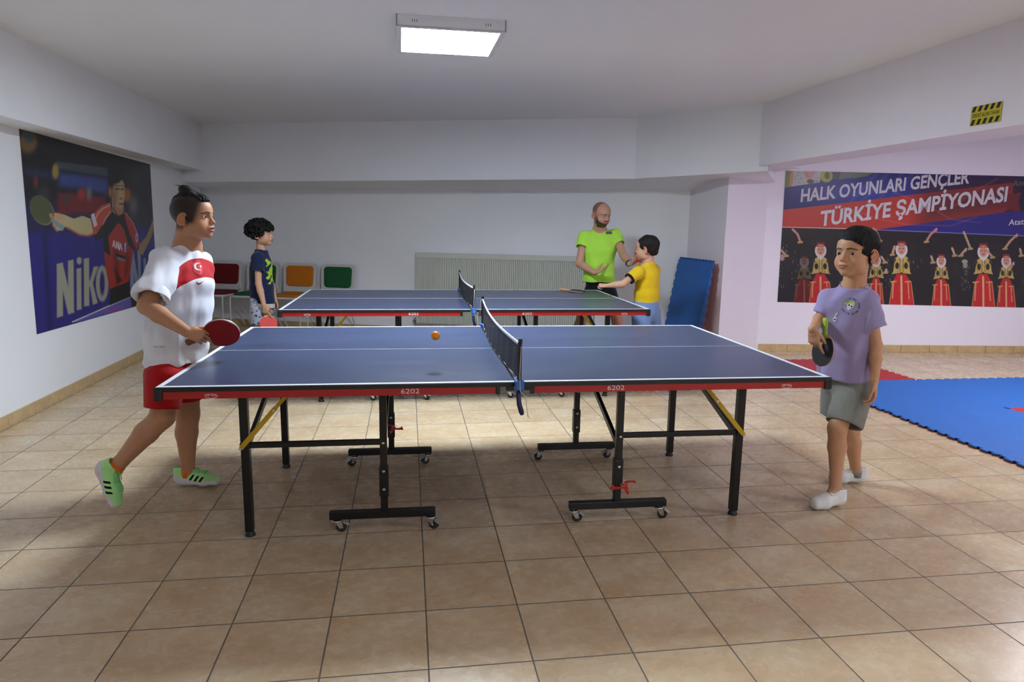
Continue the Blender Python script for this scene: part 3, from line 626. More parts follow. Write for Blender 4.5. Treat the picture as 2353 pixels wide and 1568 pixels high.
        for ax in range(3):
            o = [q for q in range(3) if q != ax]; A = [slice(None)]*3; B = [slice(None)]*3; A[ax] = slice(0, -1); B[ax] = slice(1, None)
            ch = ins[tuple(A)] != ins[tuple(B)]; E = np.argwhere(ch); E = E[(E[:, o[0]] > 0) & (E[:, o[1]] > 0) & (E[:, o[0]] < n[o[0]]-1) & (E[:, o[1]] < n[o[1]]-1)]
            def cell(d0, d1):
                q = E.copy(); q[:, o[0]] -= d0; q[:, o[1]] -= d1; return idx[tuple(q.T)]
            f = np.stack([cell(1, 1), cell(0, 1), cell(0, 0), cell(1, 0)], 1); neg = ins[tuple(E.T)]
            flip = neg if ax != 1 else ~neg
            f[~flip] = f[~flip][:, ::-1]; Q.append(f)
        return V, np.concatenate(Q)
def wv(P, seed, scale, n=7, ani=(1, 1, 1)):
    r = np.random.RandomState(seed); out = 0
    for i in range(n):
        k = nrmz(r.normal(size=3))*scale*r.uniform(.6, 1.8)*np.array(ani); out = out+np.sin(P@k+r.uniform(0, 6.3))
    return out/n**.5
def vnorm(V, Q):
    a = V[Q[:, 2]]-V[Q[:, 0]]; b = V[Q[:, 3]]-V[Q[:, 1]]; fn = np.cross(a, b); N = np.zeros_like(V)
    for i in range(4): np.add.at(N, Q[:, i], fn)
    return N/(np.linalg.norm(N, axis=1)[:, None]+1e-12)
def smooth(V, Q, it=2, lam=.5):
    for _ in range(it):
        S = np.zeros_like(V); c = np.zeros(len(V))
        for i in range(4):
            j = (i+1) % 4; np.add.at(S, Q[:, i], V[Q[:, j]]); np.add.at(c, Q[:, i], 1); np.add.at(S, Q[:, j], V[Q[:, i]]); np.add.at(c, Q[:, j], 1)
        V = V+lam*(S/c[:, None]-V)
    return V
def biggest(V, Q):
    """drop stray crumbs: keep only the largest connected piece"""
    L = np.arange(len(V))
    while True:
        m_ = L[Q].min(1); M_ = L.copy()
        for i in range(4): np.minimum.at(M_, Q[:, i], m_)
        M_ = M_[M_]; M_ = M_[M_]
        if (M_ == L).all(): break
        L = M_
    k = np.bincount(L).argmax(); keep = L == k; idx = np.cumsum(keep)-1; q = Q[keep[Q[:, 0]]]; return V[keep], idx[q]
def omesh(name, V, Q, mats, parent=None, off=(0, 0, 0), attrs=None, mi=None):
    me = bpy.data.meshes.new(name); V = V-np.array(off); n = len(V); k = len(Q)
    me.vertices.add(n); me.vertices.foreach_set('co', V.astype(np.float32).ravel()); me.loops.add(k*4); me.loops.foreach_set('vertex_index', Q.astype(np.int32).ravel())
    me.polygons.add(k); me.polygons.foreach_set('loop_start', np.arange(0, 4*k, 4, dtype=np.int32)); me.polygons.foreach_set('loop_total', np.full(k, 4, np.int32))
    me.update(calc_edges=True); me.validate(); me.polygons.foreach_set('use_smooth', np.ones(len(me.polygons), bool))
    for q in (mats if isinstance(mats, (list, tuple)) else [mats]): me.materials.append(q)
    for an, av in (attrs or {}).items():
        a = me.attributes.new(an, 'FLOAT', 'POINT'); a.data.foreach_set('value', np.asarray(av, np.float32))
    o = bpy.data.objects.new(name, me); C.objects.link(o)
    if parent: o.parent = parent
    return o
# materials for people
def skin_mat(name, col, hair='#14100e', lip=None, rough=.52, shave=False):
    t = NT(name); c = lin(col); n = t.noise(18, 4); dk = tuple(v*.93 for v in c[:3])+(1,); base = t.ramp(n, [(.3, dk), (.7, c)])
    base = t.mix(t.sstep(t.attr('blush').outputs['Fac'], 0, 1), base, tuple(np.array(c[:3])*np.array([1.06, .80, .76]))+(1,))
    base = t.mix(t.val('MULTIPLY', t.sstep(t.attr('stub').outputs['Fac'], -.006, .006), .97 if shave else .9), base, lin(hair))
    base = t.mix(t.val('MULTIPLY', t.sstep(t.attr('lip').outputs['Fac'], -.001, .001), .75), base, lin(lip or '#a85a52'))
    base = t.mix(t.val('MULTIPLY', t.sstep(t.attr('brow').outputs['Fac'], -.001, .0012), .85), base, lin(hair))
    t.l(base, t.b.inputs['Base Color']); t.b.inputs['Roughness'].default_value = rough; t.b.inputs['Subsurface Weight'].default_value = .12; t.b.inputs['Subsurface Radius'].default_value = (.012, .005, .003); t.b.inputs['Subsurface Scale'].default_value = 1.
    t.b.inputs['Specular IOR Level'].default_value = .4; t.bump(t.noise(350, 2), .08, .001); return t.m
def hair_mat(name, col='#0b0908', sc3=(1, 1, .25)):
    t = NT(name); n = t.noise(260, 3, .7, sc3=sc3); c = lin(col); t.l(t.ramp(n, [(.3, tuple(v*.5 for v in c[:3])+(1,)), (.75, tuple(v*2.0 for v in c[:3])+(1,))]), t.b.inputs['Base Color'])
    t.b.inputs['Roughness'].default_value = .62; t.b.inputs['Specular IOR Level'].default_value = .3; t.bump(n, .8, .004); return t.m
def cloth(name, col, stripe=None, weave=.15, attrs=(), rough=.85):
    t = NT(name); c = lin(col); n = t.noise(9, 4); base = t.ramp(n, [(.3, tuple(v*.95 for v in c[:3])+(1,)), (.7, c)])
    for an, ac in attrs: base = t.mix(t.sstep(t.attr(an).outputs['Fac'], -.0007, .0007), base, lin(ac))
    t.l(base, t.b.inputs['Base Color']); t.b.inputs['Roughness'].default_value = rough; t.b.inputs['Sheen Weight'].default_value = .15; t.b.inputs['Specular IOR Level'].default_value = .2
    t.bump(t.noise(700, 2), weave, .001); return t.m
M_eyew = mat('eye_white', '#d9d4cf', .25); M_iris = mat('brown_iris', '#2a1509', .2); M_pupil = mat('pupil_black', '#030303', .1)
M_skinL = skin_mat('tan_skin', '#b98663', '#0a0807', shave=True); M_skinR = skin_mat('light_tan_skin', '#c4936f'); M_skinC = skin_mat('pale_skin', '#cf9f80'); M_skinM = skin_mat('adult_skin', '#cc9b80', '#241a15'); M_skinY = skin_mat('fair_skin', '#d9a78a')
M_hair = hair_mat('black_hair'); M_hairc = hair_mat('curly_black_hair', '#0a0807', (1, 1, 1))

def head(Fd, o, fwd, up, hs=1., mouth=0., beard=False, chub=0.):
    """head prims. o = point at chin level under the skull centre; local x = person's left, y = forward, z = up"""
    y = nrmz(fwd); z = np.array(up, float); z = nrmz(z-y*(z@y)); x = np.cross(y, z)*-1; x = np.cross(z, y)*-1 if False else np.cross(y, z)
    R = np.stack([x, y, z], 1); o = np.array(o, float)
    def W(p): return o+R@(np.array(p, float)*hs)
    def E(c, r, k=.012, op='+', Rl=None): Fd.ell(W(c), np.array(r)*hs, R if Rl is None else R@Rl, k*hs, op)
    def RCc(a, b, ra, rb, k=.008, op='+'): Fd.rc(W(a), W(b), ra*hs, rb*hs, k*hs, op)
    E((0, -.018, .125), (.071, .090, .078), .01)
    E((0, .012, .128), (.062, .072, .062), .02)
    E((0, .024, .066), (.054+chub*.008, .056, .064), .02)
    E((0, .046, .030), (.036+chub*.008, .034, .028), .02)
    E((0, .066, .016), (.019, .016, .014), .014)
    for s in (-1, 1):
        E((s*.036, .040, .058), (.026+chub*.006, .032, .030+chub*.004), .018)
        E((s*.042, .010, .036), (.014+chub*.008, .034, .024), .02)
        RCc((s*.014, .0770, .117), (s*.040, .0615, .118), .0060, .005, .012)
    for s in (-1, 1): E((s*.031, .0780, .099), (.0150, .0085, .0090), .010, '-')
    # nose
    RCc((0, .076, .104), (0, .089, .078), .0062, .0080, .010); E((0, .0925, .0750), (.0088, .0092, .0080), .005)
    for s in (-1, 1): E((s*.0095, .085, .0725), (.0064, .0080, .0060), .004); E((s*.0052, .0900, .0670), (.003, .0045, .003), .001, '-')
    # lips
    E((0, .079, .050), (.026, .012, .017), .010)
    op_ = mouth*.5
    E((0, .0878, .0500+op_*.4), (.0180, .0058, .0045), .004); E((0, .0864, .0412-op_*.8), (.0155, .0062, .0050), .004)
    if mouth: E((0, .094, .0455), (.0150, .016, .0022+mouth*.45), .0015, '-')
    else: E((0, .097, .0456), (.0195, .008, .0010), .0015, '-')
    # lids and openings
    for s in (-1, 1):
        E((s*.0315, .0600, .0985), (.0150, .0145, .0132), .006)
        E((s*.0320, .0780, .0978), (.0142, .0150, .0050), .0006, '-')
    # ears
    for s in (-1, 1):
        t = math.radians(-14); Rl = np.array([[1, 0, 0], [0, math.cos(t), -math.sin(t)], [0, math.sin(t), math.cos(t)]]); a = s*math.radians(24); Rz = np.array([[math.cos(a), -math.sin(a), 0], [math.sin(a), math.cos(a), 0], [0, 0, 1]])
        Ra = Rz@Rl; c0 = np.array((s*.0745, -.016, .084)); E(c0, (.0042, .0150, .0260), .003, '+', Ra); E((s*.0735, -.010, .062), (.0055, .0090, .0090), .004, '+', Ra)
        ep = [c0+Ra@np.array((s*.0045, .0175*math.cos(u), .0280*math.sin(u))) for u in np.radians(np.linspace(-50, -310, 13)) if True]; ep = ep[:]
        for a_, b_ in zip(ep, ep[1:]): RCc(a_, b_, .0040, .0040, .0015)
        ip = [c0+Ra@np.array((s*.0030, .0085*math.cos(u)-.002, .0160*math.sin(u)-.001)) for u in np.radians(np.linspace(70, 250, 8))]
        for a_, b_ in zip(ip, ip[1:]): RCc(a_, b_, .0026, .0026, .0015)
        RCc((s*.0745, .001, .078), (s*.0760, -.003, .074), .0035, .0030, .003); E((s*.0770, -.010, .079), (.0050, .0055, .0075), .0015, '-', Ra)
    return W, R, hs
def head_attrs(V, W, R, hs, beard=False, shaved=False, mouth=0.):
    q = ((V-W((0, 0, 0)))@R)/hs; x, y, z = q.T; ax = np.abs(x); fr = y > .045
    lip = np.where(fr, (1-np.sqrt((x/.0200)**2+((z-.0455)/(.0098+mouth*.5))**2))*.009, -.01)*hs; lip = np.where((y > .078), lip, -.01)
    zc = .1180+.0030*np.sin(np.clip((ax-.012)/.036, 0, 1)*math.pi)-.0035*np.clip((ax-.025)/.025, 0, 1); brow = np.where((y > .04) & (ax > .010) & (ax < .050), (.0040-.0016*np.clip((ax-.02)/.03, 0, 1))-np.abs(z-zc), -.01)
    blush = np.where(y > .02, np.exp(-(((ax-.038)/.02)**2+((z-.060)/.018)**2))*.5, 0)+np.where(y > .085, np.exp(-((z-.075)/.012)**2)*.35, 0)+np.where(ax > .074, .6, 0)*(np.abs(z-.083) < .04)
    stub = np.full(len(V), -.02)
    if shaved:
        line = np.minimum(z-.045-.9*np.maximum(0, y+.035), 1); f = np.minimum(z-(.062+.25*np.maximum(y, 0)), .052-y+.30*(z-.13)); f = np.minimum(f, .2)
        stub = np.where(y > -.02, np.minimum(f, .2), np.minimum(z-.040-.0*y, .2)); stub = np.clip(stub*.35, -.01, .008); stub = np.where((ax > .0715) & (np.hypot((y+.014)/.026, (z-.082)/.036) < 1), -.02, stub)
        stub = np.where(np.linalg.norm(q-np.array([0, 0, .1]), axis=1) < .2, stub, -.02)
    if beard:
        zl_ = .040+.058*np.clip((.078-y)/.078, 0, 1)**1.4; b = np.minimum(zl_-z, y+.004-.2*(z-.03)); b = np.where(ax > .066, np.minimum(b, .016-np.abs(y-.010)), b); b = np.where((ax > .072), -.02, b); b = np.where((z > -.02), b, -.02); must = np.where((y > .06), .0062-np.abs(z-.0585+.1*ax), -.02); must = np.where(ax < .026+0*y, must, -.02)
        sc = np.minimum(z-.118-.9*np.maximum(0, y-.0), .01-y); b = np.maximum(b, must); b = np.where((lip > -.001) & (ax < .018), -.01, b)
        stub = np.where(np.linalg.norm(q-np.array([0, 0, .1]), axis=1) < .19, np.maximum(b, np.where(y < .01, np.minimum(.012, .8*sc)*.12, -.02)), -.02)
    return dict(lip=lip, brow=np.where(z > .05, brow*hs, -.01), blush=blush, stub=stub)
def eyes(W, R, hs, parent, off, gaze=(0, 1, 0)):
    for s in (-1, 1):
        c = W((s*.0315, .0612, .0983)); g = nrmz(R@nrmz(gaze)); u = nrmz(np.cross(g, (0, 0, 1.))); v = np.cross(u, g); r = .0121*hs; seg = 20; mb = MB(); th = [0, 8, 16, 22, 28, 34, 50, 70, 90, 120, 150, 180]
        for i in range(len(th)-1):
            a, b = math.radians(th[i]), math.radians(th[i+1]); k = 2 if th[i+1] <= 16 else 1 if th[i+1] <= 34 else 0
            def P(t, j): ph = 2*math.pi*j/seg; return c+r*(math.cos(t)*g+math.sin(t)*(math.cos(ph)*u+math.sin(ph)*v))
            for j in range(seg): mb.add([P(a, j), P(a, j+1), P(b, j+1), P(b, j)], [(0, 1, 2, 3)], k, True)
        mb.build('eye', [M_eyew, M_iris, M_pupil], parent, off)
def hand(Fd, w, d, n, thumb, s=1., curl=(30, 35, 25), spread=1., tcurl=(20, 20), tdir=.8, index=None, k=.0035):
    """w wrist, d towards the fingers, n palm normal (the side fingers close to), thumb = +1/-1 side along cross(d,n)"""
    w = np.array(w, float); d = nrmz(d); n = np.array(n, float); n = nrmz(n-d*(n@d)); x = np.cross(d, n)*thumb
    Fd.erc(w-d*.012*s, w+d*.030*s, x, (.024*s, .017*s), (.030*s, .015*s), .008, pad=.015); Fd.erc(w+d*.028*s, w+d*.072*s, x, (.032*s, .0140*s), (.0375*s, .0115*s), .008, pad=.015)
    Fd.ell(w+d*.030*s+x*.020*s+n*.008*s, np.array((.016, .026, .013))*s, np.stack([x, d, n], 1), .006, pad=.015)
    base = [(.028, .080), (.0095, .085), (-.0095, .082), (-.027, .073)]; Ls = [(.037, .023, .018), (.041, .026, .019), (.038, .024, .018), (.030, .018, .016)]; rr = [(.0088, .0078, .0070, .0060), (.0090, .0080, .0072, .0061), (.0086, .0076, .0069, .0058), (.0076, .0067, .0060, .0052)]
    out = []
    for i in range(4):
        cu = curl if (index is None or i > 0) else index; p = w+(x*base[i][0]+d*base[i][1])*s; fan = math.radians((9, 2, -4, -11)[i]*spread); dd = nrmz(d*math.cos(fan)+x*math.sin(fan)); ang = 0; pts = [p]
        Fd.rc(w+(x*base[i][0]*.6+d*.03)*s, p, .010*s, rr[i][0]*s*1.04, .006, pad=.012)
        for j in range(3):
            ang += math.radians(cu[j]+(2*i if cu[0] > 20 else 0)); q = p+(dd*math.cos(ang)+n*math.sin(ang))*Ls[i][j]*s; Fd.rc(p, q, rr[i][j]*s, rr[i][j+1]*s, k*.6, pad=.010); p = q; pts.append(q)
        out.append(pts)
    p = w+(d*.016+x*.024+n*.004)*s; td = nrmz(d*(1-tdir*.5)+x*tdir*.8+n*.30); ax_ = nrmz(np.cross(td, n)); q = p+td*.036*s; Fd.rc(p, q, .0135*s, .0105*s, .006, pad=.012); tp = [p, q]
    a = 0
    for j, L in enumerate((.030, .024)):
        a += math.radians(tcurl[j]); t2 = nrmz(td*math.cos(a)+nrmz(d*.8+n*.5-x*.4)*math.sin(a)); p = q; q = p+t2*L*s; Fd.rc(p, q, (.0098, .0088)[j]*s, (.0088, .0072)[j]*s, k*.6, pad=.010); tp.append(q)
    return out, tp
def bbox_of(pts, r): P = np.array(pts); return (P.min(0)-r, P.max(0)+r)
def decal(parent, name, polys, bvh, o, u, v, n, mat_, off, lift=.0012, name2=None, sub=0):
    """flat shapes (in the u,v plane at o) pressed onto a surface along -n"""
    mb = MB(); 
    for V, Fs in polys:
        Q = []
        for a in V:
            p = np.array(o)+np.array(u)*a[0]+np.array(v)*a[1]; h_ = bvh.ray_cast(Vector(p+np.array(n)*.15), Vector(-np.array(n)), .4)
            Q.append(np.array(h_[0])+np.array(n)*lift if h_[0] is not None else p)
        mb.add(Q, Fs)
    return mb.build(name, mat_, parent, off)
def bvh_of(V, Q): return BVHTree.FromPolygons([tuple(q) for q in V], [tuple(int(i) for i in f) for f in Q])
def subdiv(poly2, step=.006):
    """triangulate an outline with inner points so that it can bend"""
    bm = bmesh.new(); vs_ = [bm.verts.new((p[0], p[1], 0)) for p in poly2]
    for q in tessellate_polygon([[Vector((p[0], p[1], 0)) for p in poly2]]):
        try: bm.faces.new([vs_[i] for i in q])
        except ValueError: pass
    for _ in range(4):
        es = [e for e in bm.edges if e.calc_length() > step]
        if not es: break
        bmesh.ops.subdivide_edges(bm, edges=es, cuts=1); bmesh.ops.triangulate(bm, faces=bm.faces[:])
    bm.verts.index_update(); V = [(q.co.x, q.co.y) for q in bm.verts]; Fs = [[q.index for q in g_.verts] for g_ in bm.faces]; bm.free(); return V, Fs
def circ(cx, cy, rx, ry, a0=0, a1=360, n=28): return [(cx+rx*math.cos(math.radians(a0+(a1-a0)*i/n)), cy+ry*math.sin(math.radians(a0+(a1-a0)*i/n))) for i in range(n if a1-a0 == 360 else n+1)]
# ------------------------------------------------------------------ shoes
def shoe(parent, off, heel, toe, up, L, mats, lace=True, kind='runner', stripes=True):
    """heel / toe: points on the sole line; local x forward, z up"""
    heel = np.array(heel, float); fw = nrmz(np.array(toe, float)-heel); up = np.array(up, float); up = nrmz(up-fw*(up@fw)); sd = np.cross(up, fw); k = L/.25
    R = np.stack([fw, sd, up], 1)
    F_ = Field((-.02, -.06, -.01), (.27, .06, .14), .0034)
    X = lambda a: (np.array(a, float))
    F_.erc(X((.040, 0, .040)), X((.040, 0, .078)), (1, 0, 0), (.040, .031), (.036, .030), .01); F_.erc(X((.045, 0, .038)), X((.150, .002, .034)), (0, 1, 0), (.033, .030), (.041, .028), .02)
    F_.erc(X((.150, .002, .030)), X((.208, 0, .024)), (0, 1, 0), (.042, .026), (.034, .018), .02); F_.erc(X((.07, 0, .062)), X((.15, 0, .042)), (0, 1, 0), (.026, .022), (.032, .016), .02)
    F_.erc(X((.036, 0, .105)), X((.042, 0, .060)), (1, 0, 0), (.030, .022), (.026, .019), .004, '-')
    F_.plane((0, 0, .0), (0, 0, -1))
    if kind == 'court': F_.erc(X((.15, 0, .034)), X((.200, 0, .030)), (0, 1, 0), (.042, .034), (.036, .028), .02); F_.plane((0, 0, .0), (0, 0, -1))
    V, Q = F_.mesh(); V = smooth(V, Q, 2)
    k_ = 1+.10*np.clip((.030-V[:, 2])/.012, 0, 1); V[:, 1] *= k_; V[:, 0] = .12+(V[:, 0]-.12)*(1+.02*np.clip((.030-V[:, 2])/.012, 0, 1))
    hs_ = np.interp(V[:, 0], [0, .03, .09, .15, .21, .245], [.056, .050, .040, .033, .028, .024]) if kind == 'runner' else np.interp(V[:, 0], [0, .2, .24], [.030, .027, .031])
    at = dict(sole=hs_*1.0-V[:, 2]+.004*np.sin(V[:, 0]*40))
    if kind == 'runner':
        S = -np.ones(len(V))
        for i in range(3):
            cx = .094+.026*i; u_ = V[:, 0]-cx-(V[:, 2]-.04)*.75; S = np.maximum(S, np.minimum(.0062-np.abs(u_), .0135-np.abs(V[:, 2]-.0475+.004*i)))
        at['stripe'] = np.where(np.abs(V[:, 1]) > .012, S, -1); at['tip'] = np.minimum(V[:, 0]-.224, .033-V[:, 2]); at['tongue'] = np.minimum(.020-np.abs(V[:, 1]-.0), V[:, 0]-.075)*(V[:, 2] > .06)+(-1)*(V[:, 2] <= .06)
    else:
        at['stripe'] = np.where(np.abs(V[:, 1]) > .02, np.minimum(.0012-np.abs(V[:, 2]-.052+.3*(V[:, 0]-.07)), .03-np.abs(V[:, 0]-.075)), -1); at['tip'] = np.where(V[:, 2] > .026, .0009-np.abs(np.hypot(V[:, 0]-.25, V[:, 1]*1.0)-.075), -1)
    V = V*np.array((1, 1, 1.14))
    Wd = heel+(V*k)@R.T
    so = omesh('shoe', Wd, Q, mats[0], parent, off, at)
    N = vnorm(V, Q); sel = (at['sole'] > 0)
    mb = MB(); T = lambda p: heel+R@(np.array(p)*k)
    top = lambda x: V[(np.abs(V[:, 0]-x) < .004) & (np.abs(V[:, 1]) < .006)][:, 2].max()
    if kind == 'runner':
        for i in range(5):
            x = .090+.016*i; z = top(x)+.001; mb.tube([T((x-.002, -.020, z-.007)), T((x+.002, -.008, z)), T((x+.003, .008, z)), T((x-.002, .020, z-.007))], .0026*k, 6)
        z = top(.086)+.004
        for s in (-1, 1): mb.tube([T((.088, 0, z)), T((.080, s*.012, z+.008)), T((.090, s*.026, z+.002)), T((.098, s*.014, z-.004)), T((.089, 0, z))], .0024*k, 6); mb.tube([T((.088, 0, z)), T((.100, s*.016, z-.006)), T((.116, s*.026, z-.020))], .0024*k, 6)
        mb.build('lace', mats[1], so, off)
    else:
        for x, wd in ((.108, .012), (.134, .010)):
            z = top(x); g_ = lambda y: V[(np.abs(V[:, 0]-x) < .004) & (np.abs(V[:, 1]-y) < .004)][:, 2].max()
            pts = [(x-.003, y, g_(y)+.0012) for y in (-.026, -.018, -.009, 0, .009, .018, .026)]
            for a, b in zip(pts, pts[1:]): mb.bar(T(a), T(b), wd*2*k, .003*k, up=R[:, 2])
        mb.build('strap', mats[1], so, off)
    return so
M_shoeL = cloth('lime_knit_upper', '#b2ec98', attrs=(('stripe', '#070809'), ('tongue', '#8fe58a'), ('sole', '#d6cfd4'), ('tip', '#0a0a0c')), rough=.7); M_laceL = mat('lime_lace', '#93ea92', .8)
M_shoeW = cloth('white_leather_upper', '#dfe0de', attrs=(('stripe', '#b9bab9'), ('sole', '#cfd4cf'), ('tip', '#b4b5b3')), rough=.5, weave=.03); M_strap = mat('white_leather_strap', '#e3e4e2', .5)
# ------------------------------------------------------------------ paddles
M_wood = mat('light_wood', '#c79a62', .5, var=.15, nscale=8, sc3=(1, 8, 1)); M_rr = mat('red_rubber', '#8f0f08', .55); M_rr2 = mat('bright_red_rubber', '#d8301f', .55); M_rb = mat('black_rubber', '#14181d', .5); M_edge = mat('edge_tape_grey', '#a7a2a4', .5)
def paddle(c, nrm, hd, label, rubs=(None, None), hcol=None, bw=.150, bh=.157, group='table tennis bats'):
    """c blade centre, nrm direction of the first rubber, hd direction of the handle"""
    nrm = nrmz(nrm); hd = np.array(hd, float); hd = nrmz(hd-nrm*(hd@nrm)); s_ = np.cross(nrm, hd); R = Matrix(((s_[0], hd[0], nrm[0], c[0]), (s_[1], hd[1], nrm[1], c[1]), (s_[2], hd[2], nrm[2], c[2]), (0, 0, 0, 1)))
    e = empty('table_tennis_bat', (0, 0, 0), 0, label, 'table tennis bat'); e.matrix_world = R
    def outline(sc_=1., cut=None):
        P = [(bw/2*sc_*math.sin(t)*(1+.03*math.cos(t)), -bh/2*sc_*math.cos(t)) for t in np.linspace(0, 2*math.pi, 49)[:-1]]; P = P[::1]
        return P if cut is None else [(x, min(y, cut)) for x, y in P]
    mb = MB(); o_ = outline(); mb.prism(o_, -.003, .003); mb.prism([(-.022, .052), (.022, .052), (.013, .088), (-.013, .088)], -.0029, .0029); bl = mb.build('blade', M_wood, e)
    mb = MB(); oo = outline(1.004); k = len(oo); V = [(x, y, z) for z in (-.0033, .0033) for x, y in oo]; mb.add(V, [(i, (i+1) % k, (i+1) % k+k, i+k) for i in range(k) if oo[i][1] < .06]); mb.build('edge_tape', M_edge, e)
    for z0, z1, m_ in ((.0031, .0071, rubs[0]), (-.0071, -.0031, rubs[1])):
        mb = MB(); mb.prism(outline(.985, .058), z0, z1); mb.build('rubber', m_, e)
    mb = MB(); mb.tube([(0, y, 0) for y in (.060, .064, .078, .10, .14, .158, .162)], [.003, .0105, .0125, .0118, .0128, .0150, .0120], 16)
    for v in range(len(mb.v)): x, y, z = mb.v[v]; mb.v[v] = (x*1.18, y, z*.86)
    h_ = mb.build('handle', hcol or M_wood, e); return e
# ------------------------------------------------------------------ wall pictures: a dense sheet whose vertices carry the printed colours
def hom(src, dst):
    A = []
    for (x, y), (u, v) in zip(src, dst): A += [[x, y, 1, 0, 0, 0, -u*x, -u*y], [0, 0, 0, x, y, 1, -v*x, -v*y]]
    h = np.linalg.solve(np.array(A, float), np.array(dst, float).ravel()); return np.append(h, 1).reshape(3, 3)
class Sheet:
    def __init__(s, cor, nu, nv, bg, K=None):
        s.cor = cor; s.nu, s.nv = nu, nv; H = hom([(0, 0), (1, 0), (1, 1), (0, 1)], cor); u, v = np.meshgrid(np.linspace(0, 1, nu+1), np.linspace(0, 1, nv+1))
        w = H[2, 0]*u+H[2, 1]*v+1; s.X = (H[0, 0]*u+H[0, 1]*v+H[0, 2])/w; s.Y = (H[1, 0]*u+H[1, 1]*v+H[1, 2])/w; s.u, s.v = u, v
        s.c = np.ones(u.shape+(3,))*np.array(bg)/255.; s.K = K or (lambda x, y: (x, y)); s.k = 1.
    def put(s, d, col, soft, a=1.):
        m = np.clip(.5-d/soft, 0, 1)*a; m = m*m*(3-2*m) if a == 1 else m; s.c = s.c*(1-m[..., None])+np.array(col)/255.*m[..., None]
    def poly(s, pts, col, soft=.8, a=1.):
        P = [s.K(*p) for p in pts]; n = len(P); d = np.full(s.X.shape, 1e9); ins = np.zeros(s.X.shape, bool)
        for i in range(n):
            (x0, y0), (x1, y1) = P[i], P[(i+1) % n]; ex, ey = x1-x0, y1-y0; t = np.clip(((s.X-x0)*ex+(s.Y-y0)*ey)/(ex*ex+ey*ey+1e-9), 0, 1); d = np.minimum(d, np.hypot(s.X-x0-t*ex, s.Y-y0-t*ey))
            if y0 != y1: c = ((y0 <= s.Y) & (s.Y < y1)) | ((y1 <= s.Y) & (s.Y < y0)); ins ^= c & (s.X < x0+(s.Y-y0)/(y1-y0)*ex)
        s.put(np.where(ins, -d, d), col, soft, a)
    def ell(s, cx, cy, rx, ry, col, soft=.8, a=1., rot=0.):
        (x, y), rx, ry = s.K(cx, cy), rx*s.k, ry*s.k; c_, s_ = math.cos(rot), math.sin(rot); dx, dy = s.X-x, s.Y-y; p = (dx*c_+dy*s_)/rx; q = (-dx*s_+dy*c_)/ry; s.put((np.hypot(p, q)-1)*min(rx, ry), col, soft, a)
    def line(s, pts, w, col, soft=.8, a=1.):
        P = [s.K(*p) for p in pts]; d = np.full(s.X.shape, 1e9)
        for (x0, y0), (x1, y1) in zip(P, P[1:]): ex, ey = x1-x0, y1-y0; t = np.clip(((s.X-x0)*ex+(s.Y-y0)*ey)/(ex*ex+ey*ey+1e-9), 0, 1); d = np.minimum(d, np.hypot(s.X-x0-t*ex, s.Y-y0-t*ey))
        s.put(d-w*s.k/2, col, soft, a)
    def build(s, name, proj, nrm, parent, gloss=.4, lift=.004):
        P = [proj(*c) for c in s.cor]; u, v = s.u[..., None], s.v[..., None]; Q = P[0]*(1-u)*(1-v)+P[1]*u*(1-v)+P[2]*u*v+P[3]*(1-u)*v+np.array(nrm)*lift; Q = Q.reshape(-1, 3); nu, nv = s.nu, s.nv
        I = np.arange((nu+1)*(nv+1)).reshape(nv+1, nu+1); F_ = np.stack([I[:-1, :-1], I[1:, :-1], I[1:, 1:], I[:-1, 1:]], -1).reshape(-1, 4)
        t = NT(name+'_print'); a = t.attr('ink'); t.l(a.outputs['Color'], t.b.inputs['Base Color']); t.b.inputs['Roughness'].default_value = gloss
        t.bump(t.noise(1.6, 3), .25, .03)
        off = parent.location; o = omesh(name, Q, F_, t.m, parent, off); at = o.data.attributes.new('ink', 'FLOAT_COLOR', 'POINT'); c = np.clip(s.c.reshape(-1, 3), 0, 1); c = np.where(c <= .04045, c/12.92, ((c+.055)/1.055)**2.4); at.data.foreach_set('color', np.concatenate([c, np.ones((len(c), 1))], 1).astype(np.float32).ravel())
        mb = MB(); n3 = np.array(nrm)*(lift-.0008); mb.add([p+n3 for p in P]+[p+np.array(nrm)*.0005 for p in P], [(0, 1, 2, 3), (7, 6, 5, 4), (0, 4, 5, 1), (1, 5, 6, 2), (2, 6, 7, 3), (3, 7, 4, 0)]); mb.build('backing', mat('vinyl_backing', '#c9c9cc', .6), parent, off)
        return o
# --- poster of a young player, left wall
K7 = lambda x, y: (x/2.958, 270+y/2.958)
S = Sheet([(42.3, 295.4), (343.8, 377.8), (362, 690), (83.5, 768.6)], 340, 330, (24, 25, 30), K7); S.k = 1/2.958
S.poly([(100, 560), (1100, 620), (1100, 800), (120, 760)], (38, 36, 84), 60); S.poly([(100, 770), (1100, 760), (1150, 1400), (200, 1600)], (40, 36, 122), 40)
S.poly([(840, 380), (1100, 300), (1100, 760), (880, 760)], (48, 50, 58), 30); S.poly([(860, 740), (1100, 760), (1100, 1300), (860, 1300)], (44, 40, 125), 20)
S.ell(190, 165, 62, 80, (118, 88, 46), 16); S.ell(192, 130, 34, 44, (52, 74, 82), 12); S.poly([(380, 298), (735, 345), (735, 402), (390, 350)], (66, 76, 84), 5); S.poly([(390, 372), (740, 410), (740, 530), (400, 470)], (58, 76, 142), 24); S.poly([(160, 340), (380, 372), (380, 430), (170, 400)], (40, 46, 82), 22)
S.poly([(388, 510), (720, 540), (720, 650), (388, 662)], (118, 34, 36), 14); S.ell(555, 522, 30, 40, (160, 50, 44), 10); S.ell(605, 520, 17, 45, (124, 122, 118), 9); S.ell(240, 440, 16, 35, (130, 50, 40), 10); S.ell(300, 520, 40, 60, (50, 56, 62), 20); S.ell(450, 560, 25, 40, (80, 60, 66), 14)
